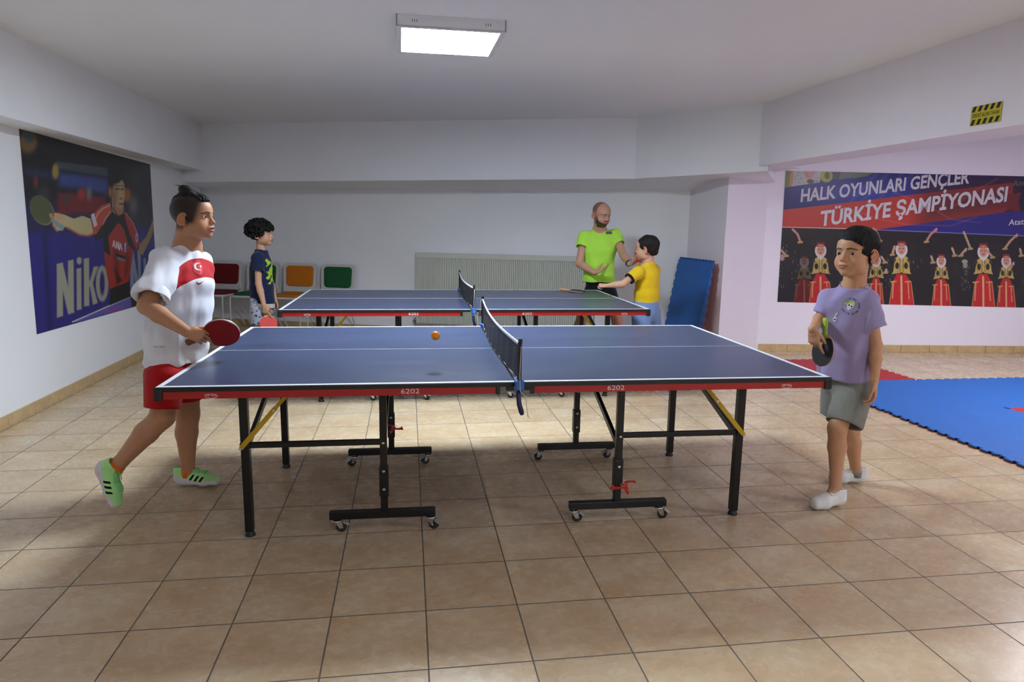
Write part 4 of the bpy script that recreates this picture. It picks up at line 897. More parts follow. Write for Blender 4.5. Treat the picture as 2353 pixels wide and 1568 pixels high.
S.ell(375, 368, 23, 54, (162, 138, 66), 6); S.ell(862, 530, 26, 48, (176, 92, 44), 8); S.ell(906, 600, 27, 62, (106, 106, 112), 14); S.poly([(285, 780), (310, 780), (350, 1440), (325, 1440)], (28, 26, 84), 14)
g_ = (160, 160, 140); S.poly([(383, 1000), (425, 988), (427, 1350), (384, 1364)], g_, 4); S.poly([(383, 1000), (424, 988), (503, 1325), (462, 1340)], g_, 4); S.poly([(460, 975), (500, 968), (503, 1325), (462, 1338)], g_, 4)
S.poly([(518, 1030), (552, 1022), (554, 1305), (520, 1312)], g_, 4); S.ell(537, 976, 18, 26, g_, 4); S.poly([(568, 962), (606, 955), (607, 1280), (570, 1287)], g_, 4); S.poly([(600, 1150), (636, 1015), (668, 1012), (622, 1155)], g_, 4); S.poly([(604, 1110), (625, 1100), (664, 1262), (630, 1275)], g_, 4)
S.ell(694, 1130, 44, 124, g_, 4); S.ell(694, 1130, 16, 76, (40, 36, 122), 4)
g2 = (138, 146, 158); S.poly([(880, 915), (906, 905), (912, 1188), (886, 1196)], g2, 4); S.poly([(882, 912), (904, 905), (950, 1170), (926, 1180)], g2, 4); S.poly([(932, 905), (954, 900), (960, 1165), (940, 1172)], g2, 4); S.poly([(972, 960), (990, 956), (996, 1140), (978, 1145)], g2, 4); S.poly([(1008, 990), (1026, 985), (1032, 1125), (1014, 1130)], g2, 4)
S.poly([(490, 1392), (887, 1218), (905, 1285), (540, 1388)], (92, 92, 172), 1.5); S.ell(780, 1305, 60, 22, (140, 80, 160), 20); S.line([(490, 1391), (888, 1217)], 8, (205, 208, 205), 1.2); S.poly([(888, 1215), (925, 1200), (930, 1300), (893, 1290)], (32, 36, 40), 3)
# player
S.poly([(748, 1165), (875, 1110), (887, 1218), (744, 1278)], (24, 26, 30), 2)
S.poly([(945, 865), (990, 815), (1020, 740), (1034, 700), (1044, 712), (1040, 770), (1020, 830), (968, 938), (938, 918)], (156, 130, 88), 2)
S.poly([(700, 760), (755, 640), (865, 650), (908, 900), (885, 1040), (872, 1118), (745, 1168), (722, 1050), (704, 910)], (166, 44, 36), 2)
S.poly([(765, 900), (800, 870), (812, 1120), (790, 1150)], (120, 30, 30), 8); S.poly([(850, 930), (885, 900), (870, 1040), (848, 1090)], (120, 30, 28), 8); S.poly([(775, 1030), (790, 1050), (830, 1110), (800, 1130)], (60, 22, 24), 6)
S.poly([(750, 632), (800, 668), (846, 640), (880, 740), (945, 870), (905, 905), (872, 868), (840, 760), (812, 722), (795, 724), (735, 815), (752, 945), (706, 912), (700, 810), (648, 842), (640, 800), (700, 715)], (30, 28, 33), 2)
S.poly([(748, 578), (690, 600), (652, 640), (612, 690), (628, 790), (652, 798), (705, 720), (758, 640)], (186, 78, 54), 2); S.line([(745, 600), (700, 620), (668, 650), (650, 690)], 6, (216, 200, 190), 2); S.line([(755, 640), (715, 690), (700, 730)], 5, (200, 190, 170), 2); S.poly([(617, 664), (638, 650), (662, 732), (640, 750)], (196, 196, 218), 1.5)
S.poly([(842, 640), (890, 690), (930, 775), (948, 860), (925, 898), (882, 800), (852, 700)], (170, 42, 42), 2); S.line([(850, 650), (900, 715), (935, 800)], 4, (200, 180, 180), 2); S.ell(928, 820, 9, 30, (205, 205, 215), 2); S.ell(928, 820, 4, 16, (60, 70, 130), 2)
w_ = (214, 214, 216)
S.line([(766, 880), (773, 838), (784, 890)], 6, w_, 1); S.line([(768, 868), (781, 872)], 5, w_, 1); S.line([(790, 892), (792, 845), (805, 897), (807, 850)], 6, w_, 1); S.line([(810, 902), (818, 858), (828, 905)], 6, w_, 1); S.line([(813, 888), (826, 892)], 5, w_, 1); S.poly([(834, 858), (856, 852), (852, 916), (838, 920)], (52, 84, 168), 1.2); S.poly([(846, 856), (856, 852), (852, 916), (846, 918)], (190, 196, 220), 1.2); S.poly([(785, 925), (850, 945), (852, 975), (800, 965)], (36, 24, 26), 3)
for i in range(5): S.line([(798+i*11, 950+i*3), (804+i*11, 968+i*2)], 4, (190, 190, 190), 1)
S.poly([(764, 585), (842, 600), (838, 655), (800, 672), (762, 640)], (168, 118, 78), 3); S.ell(806, 510, 43, 112, (178, 150, 108), 3); S.ell(775, 540, 18, 70, (160, 106, 70), 10); S.ell(822, 540, 12, 50, (186, 170, 124), 12)
S.ell(786, 350, 58, 100, (22, 23, 26), 3); S.poly([(732, 330), (770, 330), (768, 430), (762, 490), (742, 470), (733, 400)], (22, 23, 26), 3); S.poly([(770, 400), (800, 395), (838, 400), (838, 440), (820, 408), (795, 420), (770, 470)], (26, 26, 28), 3); S.ell(748, 507, 11, 38, (166, 108, 66), 3)
S.ell(797, 488, 13, 5, (34, 28, 28), 3); S.ell(830, 490, 9, 5, (34, 28, 28), 3); S.line([(782, 462), (808, 466)], 5, (60, 48, 40), 3); S.line([(822, 468), (838, 466)], 4, (60, 48, 40), 3); S.ell(822, 553, 9, 6, (120, 80, 56), 4); S.ell(822, 590, 15, 7, (124, 62, 54), 3); S.line([(768, 560), (772, 620), (800, 672)], 5, (36, 34, 40), 2); S.line([(764, 552), (768, 610)], 3, (220, 215, 205), 1.5)
S.poly([(330, 656), (380, 650), (440, 664), (500, 690), (560, 670), (614, 690), (634, 792), (590, 806), (540, 800), (480, 762), (440, 745), (425, 770), (385, 772), (352, 735), (366, 695), (332, 680)], (192, 182, 134), 2); S.line([(455, 752), (540, 798), (600, 806), (632, 792)], 12, (196, 104, 66), 8); S.ell(400, 680, 30, 22, (206, 160, 120), 10); S.line([(360, 735), (385, 775)], 12, (190, 120, 84), 5)
S.ell(283, 634, 76, 108, (150, 116, 84), 2, rot=-.50); S.ell(279, 629, 73, 103, (82, 90, 60), 2, rot=-.50); S.poly([(336, 700), (362, 690), (436, 742), (428, 772), (392, 750)], (134, 154, 160), 2); S.poly([(330, 656), (352, 654), (366, 690), (340, 688)], (196, 140, 104), 2)
pp = lambda x, y: onp(x, y, (XL, 0), (0, 1)); c0 = pp(200, 530); Po = empty('wall_poster', (float(c0[0]), float(c0[1]), float(c0[2])), 0, 'large poster of a young player in a red shirt on the left wall', 'poster'); S.build('poster_sheet', pp, (1, 0, 0), Po, .38)
# --- folk dance banner, right-hand wall
pb = lambda x, y: onp(x, y, (3.97, 7.22), BNd); nbn = np.array([-.106, -.994, 0])
TLb, TRb, BRb, BLb = (1805.2, 392.3), (2500, 408.9), (2500, 710.6), (1786, 694)
S = Sheet([TLb, TRb, BRb, BLb], 760, 330, (30, 30, 34)); 
S.poly([(1790, 380), (2510, 380), (2510, 545), (1790, 517)], (31, 33, 60), .8)
S.poly([(1790, 425), (2012, 398), (2510, 400), (2510, 420), (2330, 430), (1790, 485)], (36, 35, 100), 1.5); S.ell(1985, 440, 120, 26, (66, 80, 170), 40, .75); S.ell(2310, 425, 120, 22, (28, 30, 54), 40, .8)
for a_ in (0, 26, 60, 84): S.line([(1935+a_, 478), (2010+a_, 400)], 5, (110, 120, 200), 8, .35)
S.poly([(1790, 380), (2075, 380), (2012, 398.5), (1803, 428)], (70, 72, 68), 1.2); S.poly([(1800, 385), (1817, 385), (1813, 428), (1800, 430)], (104, 122, 62), 1); S.poly([(1817, 385), (1823, 385), (1818, 427), (1813, 428)], (198, 124, 56), 1); S.poly([(1823, 385), (1888, 388), (1882, 418), (1819, 427)], (176, 172, 170), 1.2)
S.ell(1857, 400, 10, 11, (196, 138, 118), 3); S.ell(1861, 416, 8, 5, (90, 60, 50), 3); S.ell(1897, 404, 14, 14, (158, 160, 62), 2); S.ell(1899, 403, 6, 8, (96, 84, 50), 3); S.poly([(1930, 394), (2000, 396), (1990, 404), (1925, 412)], (110, 112, 110), 5); S.poly([(1958, 398), (2004, 396), (1995, 402), (1958, 410)], (98, 116, 84), 3)
rnd = random.Random(4)
for i in range(26): S.ell(rnd.uniform(1823, 1880), rnd.uniform(394, 420), 1.2, 1.0, (96, 100, 96), 1.2)
S.poly([(1790, 480), (2324, 418.8), (2326, 470), (2317, 483), (2011.5, 523.4), (1790, 517.5)], (186, 62, 52), .9); S.poly([(2120, 436), (2326, 415), (2326, 486), (2110, 515)], (96, 42, 50), 60, .9); S.poly([(2310, 446), (2345, 440), (2337, 461), (2345, 493), (2306, 503), (2312, 482)], (112, 42, 48), 1); S.poly([(2306, 480), (2326, 478), (2326, 497), (2306, 503)], (70, 34, 44), 4)
S.poly([(2011.5, 523.4), (2317, 483.4), (2520, 470), (2520, 543), (2353, 538)], (44, 42, 124), .9)
for q in ([(2050, 440), (2130, 470), (2180, 500), (2250, 508)], [(2290, 410), (2230, 440), (2190, 470)], [(1930, 470), (2020, 500), (2080, 512), (2180, 515), (2240, 495)]): S.line(q, 1.5, (220, 150, 160), 4, .4)
S.poly([(1785, 518), (1930, 521), (2520, 545), (2520, 720), (1780, 700)], (34, 33, 36), .8); S.line([(1788, 517.5), (1930, 521), (2012, 524)], 1.6, (236, 200, 184), 1.2); S.line([(2012, 524), (2353, 538), (2510, 544)], 1.8, (140, 130, 200), 1.2)
for i in range(90):
    x = rnd.uniform(1790, 2480); y = rnd.uniform(545, 690); S.ell(x, y, rnd.uniform(2, 14), rnd.uniform(4, 20), (24+rnd.uniform(0, 22),)*3, 8, .5)
def speck(cx, cy, w, h, n, c1=(176, 180, 172)):
    for _ in range(n): x, y = cx+rnd.uniform(-w, w), cy+rnd.uniform(-h, h); k = rnd.uniform(.4, 1); S.line([(x, y), (x+rnd.uniform(-2, 2), y+rnd.uniform(1, 5))], 1.1, tuple(v*k for v in c1), 1.2, .8)
speck(1800, 605, 9, 55, 34); speck(1825, 610, 8, 50, 22); speck(2040, 625, 8, 36, 26); speck(2214, 640, 10, 32, 34, (170, 190, 172)); speck(2100, 600, 16, 10, 8); speck(2350, 640, 6, 40, 18); speck(2265, 640, 14, 20, 10); S.ell(2214, 606, 5.5, 7, (150, 140, 124), 1.5); S.ell(2213, 597, 7, 5, (146, 160, 146), 1.5); S.ell(1797, 588, 5, 8, (176, 150, 134), 3)
def dancer(cx, fy, vt, vb, st, sb, hw, dark=1.):
    c = lambda *q: tuple(v*dark for v in q); s_ = (sb-fy)/130.
    S.poly([(cx-hw*.36, vb-1), (cx+hw*.30, vb-1), (cx+hw*.72, st+14*s_), (cx+hw, sb+12), (cx-hw, sb+12), (cx-hw*.72, st+14*s_)], c(196, 38, 46), 1.2)
    for k in (-.62, .48): x = cx+hw*k; S.line([(x, st+12*s_), (x-hw*.08*(1 if k < 0 else -1), sb-16*s_)], 2.6*s_, c(216, 160, 96), 1.6); S.line([(x-6*s_, st+13*s_), (x+6*s_, st+12*s_)], 3*s_, c(216, 160, 96), 1.6)
    S.line([(cx-hw*.02, st), (cx, sb+12)], 4.5*s_, c(222, 178, 120), 1.6); S.line([(cx-hw*.7, st+14*s_), (cx-hw, sb+12)], 1.6, c(206, 150, 90), 1.2); S.line([(cx+hw*.72, st+14*s_), (cx+hw, sb+12)], 1.6, c(206, 150, 90), 1.2)
    S.poly([(cx-15*s_, vt+2), (cx-8*s_, vt-3), (cx+8*s_, vt-3), (cx+16*s_, vt+2), (cx+19*s_, vb-6), (cx+22*s_, vb), (cx+2*s_, vb-3), (cx, vb-6), (cx-3*s_, vb-3), (cx-23*s_, vb), (cx-19*s_, vb-6)], c(198, 170, 96), 1.4)
    for _ in range(int(26*dark)): x, y = cx+rnd.uniform(-17, 17)*s_, rnd.uniform(vt+2, vb-3); S.line([(x, y), (x+rnd.uniform(-2, 2), y+rnd.uniform(-2, 3))], 1., c(*rnd.choice([(96, 80, 40), (224, 206, 150), (60, 52, 34)])), 1.2, .7)
    for _ in range(int(16*dark)): y = rnd.uniform(st+16*s_, sb); x = cx+rnd.uniform(-.85, .85)*hw*(.75+.25*(y-st)/(sb-st)); S.line([(x, y), (x+rnd.uniform(-1.5, 1.5), y+rnd.uniform(2, 6))], 1.1, c(*rnd.choice([(226, 70, 70), (150, 24, 34), (214, 140, 96)])), 1.3, .6)
    for k in (-1, 1): S.ell(cx+k*10*s_, (vt+vb)/2, 4.2*s_, 7.5*s_, c(44, 40, 30), 1.8); S.ell(cx+k*16*s_, vt+6*s_, 3*s_, 5*s_, c(70, 60, 36), 2); S.line([(cx+k*3*s_, vt+2), (cx+k*4*s_, vb-6*s_)], 1.3, c(90, 74, 36), 1.2)
    S.poly([(cx-8*s_, vt-4), (cx+8*s_, vt-4), (cx, vt+6*s_)], c(214, 206, 196), 1.5); S.ell(cx, fy+1, 13.5*s_, 17*s_, c(216, 210, 210), 1.4); S.ell(cx, fy, 8.8*s_, 12*s_, c(206, 150, 124), 1.4); S.poly([(cx-10*s_, fy-9*s_), (cx-9*s_, fy-19*s_), (cx+9*s_, fy-19*s_), (cx+10*s_, fy-9*s_)], c(140, 34, 40), 1.4); S.ell(cx, fy-12*s_, 8*s_, 2.4*s_, c(196, 140, 110), 1.4)
    for k in (-1, 1): S.ell(cx+k*3.4*s_, fy-2*s_, 1.7*s_, .9*s_, c(60, 40, 36), 1)
    S.ell(cx, fy+6*s_, 2.8*s_, 1.2*s_, c(150, 60, 56), 1)
dancer(1847, 597, 612, 639, 643, 697, 26, .52); dancer(1884, 571, 590, 627, 634, 697, 28, .95); dancer(2010, 595, 608, 637, 640, 702, 18, .9); dancer(2068, 569, 587, 627, 632, 701, 30); dancer(2159, 596, 610, 639, 642, 703, 23, .97); dancer(2256, 574, 592, 627, 633, 706, 28); dancer(2309, 596, 611, 638, 645, 707, 23, .97); dancer(2392, 578, 596, 632, 638, 709, 28); dancer(2455, 600, 614, 640, 645, 710, 23, .9)
sk_ = (206, 156, 134)
for p in ([(1821, 523), (1832, 534), (1838, 551)], [(2004, 521), (2013, 532), (2018, 548)], [(2148, 522), (2134, 535), (2125, 550)], [(2211, 529), (2218, 546), (2226, 566)], [(2334, 535), (2318, 550), (2306, 566)], [(2184, 566), (2190, 582)], [(1795, 571), (1806, 583)], [(2052, 562), (2047, 580)], [(2136, 585), (2140, 598)], [(2341, 568), (2344, 582)], [(2216, 568), (2204, 582)], [(2022, 586), (2030, 598)], [(2265, 572), (2277, 586)], [(2326, 600), (2318, 608)], [(2033, 616), (2031, 622)]):
    S.line(p, 5.2, tuple(v*rnd.uniform(.85, 1) for v in sk_), 1.6); e_ = p[-1]; S.line([(e_[0]-4, e_[1]+2), (e_[0]+4, e_[1]+1)], 5, (176, 150, 98), 2)
    S.line([p[0], (p[0][0]+.2*(p[1][0]-p[0][0])+2, p[0][1]+5)], 3, sk_, 1.4)
c0 = pb(2150, 550); Bn = empty('wall_banner', tuple(float(q) for q in c0), 0, 'long folk dance banner with a row of dancers in red skirts, on the right-hand wall', 'banner'); S.build('banner_sheet', pb, nbn, Bn, .34)
mb = MB(); ztop = lambda Q: Q
def hcap(x, y, px): return pb(x, y-px)[2]-pb(x, y)[2]
def clipTop(Q):
    t0, t1 = pb(1805.2, 393.2), pb(2500, 409.7); 
    for q in Q: zt_ = t0[2]+(t1[2]-t0[2])*(q[0]-t0[0])/(t1[0]-t0[0]); q[2] = min(q[2], zt_)
    return Q
M_bw = mat('banner_white_ink', '#cfcbd0', .5)
mb = MB(); text_on(mb, 'HALK OYUNLARI GENÇLER', pb(1839, 464), pb(2226, 420.5), hcap(1840, 464, 29.5), (0, 0, 1), nbn, bold=.028, lift=.0055, clip=clipTop); mb.build('lettering', M_bw, Bn, Bn.location)
mb = MB(); text_on(mb, 'TÜRKİYE ŞAMPİYONASI', pb(1883, 519.5), pb(2312, 462), hcap(1890, 519, 34), (0, 0, 1), nbn, bold=.030, lift=.0055); mb.build('lettering', M_bw, Bn, Bn.location)
mb = MB(); text_on(mb, 'Atatü', pb(2316, 518), pb(2360, 515), hcap(2330, 518, 13), (0, 0, 1), nbn, bold=.015, lift=.0055)
mb.build('lettering', M_bw, Bn, Bn.location)
mb = MB(); text_on(mb, 'And', pb(2325, 429), pb(2357, 426), hcap(2330, 429, 14), (0, 0, 1), nbn, bold=.01, lift=.0055); mb.build('lettering', mat('banner_dim_ink', '#6d7254', .5), Bn, Bn.location)
# ------------------------------------------------------------------ people
def dr(a, b, c=0.): return RGT*a+FWD*b+np.array([0, 0, c])
def cz(px, D, z):
    """point at image column px, camera depth D, height z"""
    lo, hi = -2000., 4000.
    for _ in range(50):
        m_ = (lo+hi)/2
        if cp(px, m_, D)[2] > z: lo = m_
        else: hi = m_
    return cp(px, lo, D)
def A3(*a): return np.array(a, float)
def figure(J, f, S, hs, hfwd, hup, skin, parent, off, b=1., mouth=0., chub=0., beard=False, shaved=False, hands=(), res=.0055, fr=.0024, leg=1., arm=1., gaze=(0, 1, 0), nk=.046, hs_hand=.8):
    pts = [J[k] for k in J]; lo = np.min(pts, 0)-.14; hi = np.max(pts, 0)+.14; hi[2] = max(hi[2], J['ho'][2]+.23*hs); lo[2] = min(J['anR'][2], J['anL'][2])-.06
    up = nrmz(hup); fine = [(J['ho']-A3(.13, .13, .02)*hs, J['ho']+A3(.13, .13, .155)*hs)]
    for h_ in hands: c = h_['w']+nrmz(h_['d'])*.07; fine.append((c-.085*h_.get('s', hs_hand), c+.085*h_.get('s', hs_hand)))
    Fd = Field(lo, hi, res, fine, fr); sd = nrmz(J['shR']-J['shL'])
    Fd.erc(J['pel'], J['mid'], sd, (.105*b, .085*b), (.105*b, .085*b), .02); Fd.erc(J['mid'], J['chest'], sd, (.105*b, .085*b), (.125*b, .085*b), .02)
    Fd.erc(J['chest'], J['neck']-A3(0, 0, .02), sd, (.12*b, .08*b), (.07*b, .05*b), .02); Fd.rc(J['shR'], J['shL'], .034*b*arm, .034*b*arm, .02)
    Fd.rc(J['neck']-A3(0, 0, .03), J['ho']-nrmz(hfwd)*.020*hs+up*.055*hs, (nk+.006)*hs, nk*hs, .02)
    for s in 'RL':
        sh, el, wr = J['sh'+s], J['el'+s], J['wr'+s]; m_ = el+(wr-el)*.33; Fd.rc(sh, el, .038*b*arm, .034*b*arm, .012); Fd.rc(el, m_, .034*b*arm, .035*b*arm, .01); Fd.rc(m_, wr, .035*b*arm, .0215*b*arm**.5, .01)
        hp, kn, an = J['hip'+s], J['kn'+s], J['an'+s]; Fd.rc(hp+(kn-hp)*.12, kn, .068*b*leg, .050*b*leg, .015); bk = nrmz(kn-an); cf = kn+(an-kn)*.32-nrmz(f)*.012; Fd.rc(kn, cf, .050*b*leg, .050*b*leg, .02); Fd.rc(cf, an+(kn-an)*.12, .050*b*leg, .031*b*leg, .015)
        Fd.rc(an+(kn-an)*.14, an, .031*b*leg, .032*b*leg, .01)
        if 'ft'+s in J: Fd.rc(an, J['ft'+s], .030*b*leg, .022*b, .015)
    W, R, _ = head(Fd, J['ho'], hfwd, hup, hs, mouth, beard, chub)
    info = []
    for h_ in hands:
        h_ = dict(h_); x = np.cross(nrmz(h_['d']), nrmz(h_['n'])); tv = h_.pop('tv'); h_['thumb'] = 1 if x@tv > 0 else -1; h_.setdefault('s', hs_hand); info.append(hand(Fd, **h_))
    V, Q = Fd.mesh(); V = smooth(V, Q, 1, .4)
    at = head_attrs(V, W, R, hs, beard, shaved, mouth)
    o = omesh('body', V, Q, skin, parent, off, at); eyes(W, R, hs, parent, off, gaze)
    return o, V, Q, W, R, info
def garment(name, F_, mats, parent, off, fold=(), sm=2, attrs=None, lo=None):
    V, Q = biggest(*F_.mesh()); V = smooth(V, Q, sm); N = vnorm(V, Q)
    for amp, seed, scl, ani, pw in fold:
        w_ = wv(V+.02*np.stack([wv(V, seed+9, 12), wv(V, seed+8, 12), wv(V, seed+7, 12)], 1), seed, scl, 6, ani); V = V+N*(amp*np.sign(w_)*np.abs(w_)**pw)[:, None]
    at = {k: v(V) for k, v in (attrs or {}).items()}
    return omesh(name, V, Q, mats, parent, off, at), V, Q
def tee(J, f, secs, sleeves, hem, neckr, res=.006, neckc=None, topr=.05, hemhollow=.02, nk_tilt=None):
    """secs: list of (centre, side radius, front radius) from the hem up; sleeves: list of (shoulder, end, r0, r1)"""
    P = [s_[0] for s_ in secs]+[J['neck'], J['shR'], J['shL']]+[s_[1] for s_ in sleeves]; lo = np.min(P, 0)-.22; hi = np.max(P, 0)+.16
    Fd = Field(lo, hi, res); sd = nrmz(J['shR']-J['shL'])
    for sh, en, r0, r1 in sleeves:
        L = nrmz(en-sh); F2 = en+L*.05; Fd.rc(sh, F2, r0, r1, .022)
    for sh, en, r0, r1 in sleeves:
        L = nrmz(en-sh); m_ = np.abs(L)*0+.13; bx = (en+L*.085-A3(.115, .115, .115), en+L*.085+A3(.115, .115, .115))
        F3 = Fd.sub(*bx)
        # cut the sleeve end, only inside a capsule around the sleeve axis, then hollow it
        sl, (X, Y, Z) = Fd.sub(en-.16, en+.20); x, y, z = X-en[0], Y-en[1], Z-en[2]; l = x*L[0]+y*L[1]+z*L[2]; rad = np.sqrt(np.maximum(x*x+y*y+z*z-l*l, 0)); cut = np.maximum(-l, rad-(r1+.028)); cut = np.maximum(cut, l-.16)
        Fd.comb(sl, cut, 0, '-'); Fd.rc(en-L*.035, en+L*.03, r1-.012, r1-.008, .004, '-')
    for (c0, a0, b0), (c1, a1, b1) in zip(secs, secs[1:]): Fd.erc(c0, c1, sd, (a0, b0), (a1, b1), .02)
    c1, a1, b1 = secs[-1]; Fd.erc(c1, J['neck']-A3(0, 0, .018), sd, (a1, b1), (.072, .055), .03); Fd.rc(J['shR'], J['shL'], topr, topr, .04); Fd.rc(J['neck']-A3(0, 0, .012), (J['shR']+J['shL'])/2, .050, .06, .03)
    Fd.plane(hem[0], hem[1]); c0, a0, b0 = secs[0]; hn = nrmz(hem[1]); Fd.erc(c0-hn*.0, c0+hn*.10, sd, (a0-.016, b0-.016), (a0-.010, b0-.010), .006, '-')
    nc = J['neck'] if neckc is None else neckc; ua = nrmz(J['ho']-J['neck'])if nk_tilt is None else nrmz(nk_tilt); Fd.erc(nc-ua*.008, nc+ua*.19, sd, (neckr, neckr), (neckr*1.7, neckr*1.7), .006, '-')
    return Fd
def shorts(J, f, pel, legs, res=.006, waist=(.13, .10), top=.06):
    P = [pel]+[l_[1] for l_ in legs]; lo = np.min(P, 0)-.2; hi = np.max(P, 0)+.2; Fd = Field(lo, hi, res); sd = nrmz(J['shR']-J['shL'])
    Fd.erc(pel-A3(0, 0, .03), pel+A3(0, 0, top), sd, waist, waist, .02)
    for a, en, r0, r1 in legs: Fd.erc(a, en+nrmz(en-a)*.04, sd, r0, r1, .02)
    for a, en, r0, r1 in legs:
        L = nrmz(en-a); sl, (X, Y, Z) = Fd.sub(en-.2, en+.2); x, y, z = X-en[0], Y-en[1], Z-en[2]; l = x*L[0]+y*L[1]+z*L[2]; rad = np.sqrt(np.maximum(x*x+y*y+z*z-l*l, 0)); cut = np.maximum(-l, rad-(max(r1)+.03)); Fd.comb(sl, cut, 0, '-')
        Fd.erc(en-L*.03, en+L*.04, sd, (r1[0]-.012, r1[1]-.012), (r1[0]-.01, r1[1]-.01), .004, '-')
    Fd.plane(pel+A3(0, 0, top+.03), (0, 0, 1)); return Fd
def sock(a, b, r0, r1, m_, parent, off):
    mb = MB(); d_ = nrmz(b-a); mb.tube([a, a+(b-a)*.05, a+(b-a)*.5, b], [r0*.9, r0, (r0+r1)/2, r1], 24); return mb.build('sock', m_, parent, off)
def hairfield(W, R, hs, res=.0034):
    c = W((0, -.02, .13)); e = .155*hs; return Field(c-e, c+e, res)
def hE(Fd, W, R, hs, c, r, k=.01, op='+'): Fd.ell(W(c), np.array(r)*hs, R, k*hs, op)

# ================= boy in the white and red football shirt (left)
f = nrmz(dr(.80, -.60)); D = 3.33
J = dict(ho=cp(447, 547, 3.33), neck=cp(430, 555, 3.36), chest=cp(424, 645, 3.34), mid=cp(414, 740, 3.34), pel=cp(402, 845, 3.34), shR=cp(381, 604, 3.22), shL=cp(466, 610, 3.45), elR=cp(336, 704, 3.05), wrR=cp(428, 762, 2.98),
         elL=cp(452, 705, 3.55), wrL=cp(452, 765, 3.50), hipR=cp(380, 862, 3.25), hipL=cp(425, 862, 3.42), knR=cp(374, 958, 3.22), anR=cp(262, 1078, 3.12), knL=cp(432, 952, 3.42), anL=cp(431, 1085, 3.43), ftR=cp(254, 1120, 3.11), ftL=cp(462, 1106, 3.425))
base = flr(455, 1118); base = A3((base[0]), base[1], 0); P1 = empty('person', base, 0, 'boy with a top knot in white football shirt, red shorts and lime trainers', 'person')
hfw = nrmz(dr(1.0, -.06, -.03)); hR = dict(w=J['wrR'], d=dr(.92, .02, -.30), n=dr(.15, .80, -.50), tv=dr(.1, -.6, .8), curl=(62, 68, 45), tcurl=(8, 12), tdir=.55, s=.86); hL = dict(w=J['wrL'], d=dr(.1, 0, -1), n=dr(-.6, -.7, 0), tv=dr(.9, -.3, 0), curl=(30, 30, 20), s=.84)
o, V, Q, W, R, inf = figure(J, f, 1, 1.03, hfw, (0, 0, 1), M_skinL, P1, base, b=1.06, mouth=.009, chub=1., shaved=True, hands=(hR, hL), leg=1.02, arm=1.04, gaze=(0, 1, -.15), nk=.055)
# hair: swept up into a top knot
Fh = hairfield(W, R, 1.03, .0026); hE(Fh, W, R, 1.03, (0, -.020, .150), (.052, .080, .063), .01); hE(Fh, W, R, 1.03, (0, .045, .176), (.036, .030, .020), .02); hE(Fh, W, R, 1.03, (0, -.042, .222), (.024, .028, .019), .012); hE(Fh, W, R, 1.03, (0, -.012, .203), (.030, .034, .017), .02)
hV, hQ = Fh.mesh(); hV = smooth(hV, hQ, 2); N = vnorm(hV, hQ); q = ((hV-W((0, 0, 0)))@R)/1.03; hV = hV+N*(.0022*np.sin(q[:, 0]*420+6*np.sin(q[:, 1]*40))+.002*wv(hV, 3, 90))[:, None]; omesh('hair', hV, hQ, M_hair, P1, base)
mb = MB(); rnd = random.Random(5)
for i in range(60):
    a = rnd.uniform(-1, 1)*.034; y0 = .066-abs(a)*.35+rnd.uniform(-.004, .006); z0 = .174-abs(a)*.25; mb.tube([W((a, y0, z0)), W((a, y0-.012, z0+.016)), W((a*.95, y0-.032, z0+.029)), W((a*.8, y0-.055, z0+.038))], [.0010, .0022, .0020, .0010], 5)
for i in range(16):
    t = rnd.uniform(0, 6.28); mb.tube([W((.020*math.cos(t), -.040+.020*math.sin(t), .226)), W((.022*math.cos(t), -.050+.022*math.sin(t), .237)), W((.024*math.cos(t), -.062+.020*math.sin(t), .236+rnd.uniform(-.006, .003)))], [.0014, .0010, .0004], 5)
mb.build('hair_strand', M_hair, P1, base)
# shirt
sdv = nrmz(J['shR']-J['shL'])
secs = [(cp(403, 835, 3.34), .150, .132), (cp(409, 765, 3.34), .156, .135), (cp(417, 700, 3.34), .152, .125), (cp(424, 645, 3.34), .146, .112)]
Ft = tee(J, f, secs, [(J['shR'], cp(345, 689, 3.07), .068, .075), (J['shL'], cp(455, 680, 3.54), .06, .07)], (cp(404, 834, 3.34), dr(.02, 0, -1)), .060, topr=.055, res=.0052, nk_tilt=A3(0, 0, 1)+f*.55)
def band(V):
    c = cp(424, 645, 3.34); x = (V-c)@sdv; fr = (V-c)@f; z = V[:, 2]; zt_ = cp(455, 596, 3.25)[2]; zb_ = cp(455, 640, 3.25)[2]; arch = .055*np.clip(np.abs(x)/.14, 0, 1)**2
    m_ = np.minimum(zt_-arch*.75-z, z-(zb_-arch*.95)); m_ = np.minimum(m_, .134-.10*(z-zb_)-np.abs(x)); return np.where(fr > -.02, m_, -.02)
M_tee1 = cloth('white_football_shirt', '#e4e6ee', attrs=(('band', '#b4121c'),), rough=.7)
o, tV, tQ = garment('football_shirt', Ft, M_tee1, P1, base, [(.0065, 11, 30, (1, 1, .35), 1.4), (.0042, 12, 62, (1, 1, .6), 1.4)], attrs=dict(band=band))
tb = bvh_of(tV, tQ)
def dc(par, nm, px, py, depth, polys, mt, nn, yaw=0., lift=.0012, bv=None, off_=None):
    n_ = nrmz(nn); u_ = nrmz(np.cross(n_, (0, 0, 1.)))*-1; v_ = np.cross(n_, u_); u2 = u_*math.cos(yaw)+v_*math.sin(yaw); v2 = -u_*math.sin(yaw)+v_*math.cos(yaw)
    return decal(par, nm, polys, bv or tb, cp(px, py, depth), u2, v2, n_, mt, base if off_ is None else off_, lift)
nE = dr(.62, -.78)
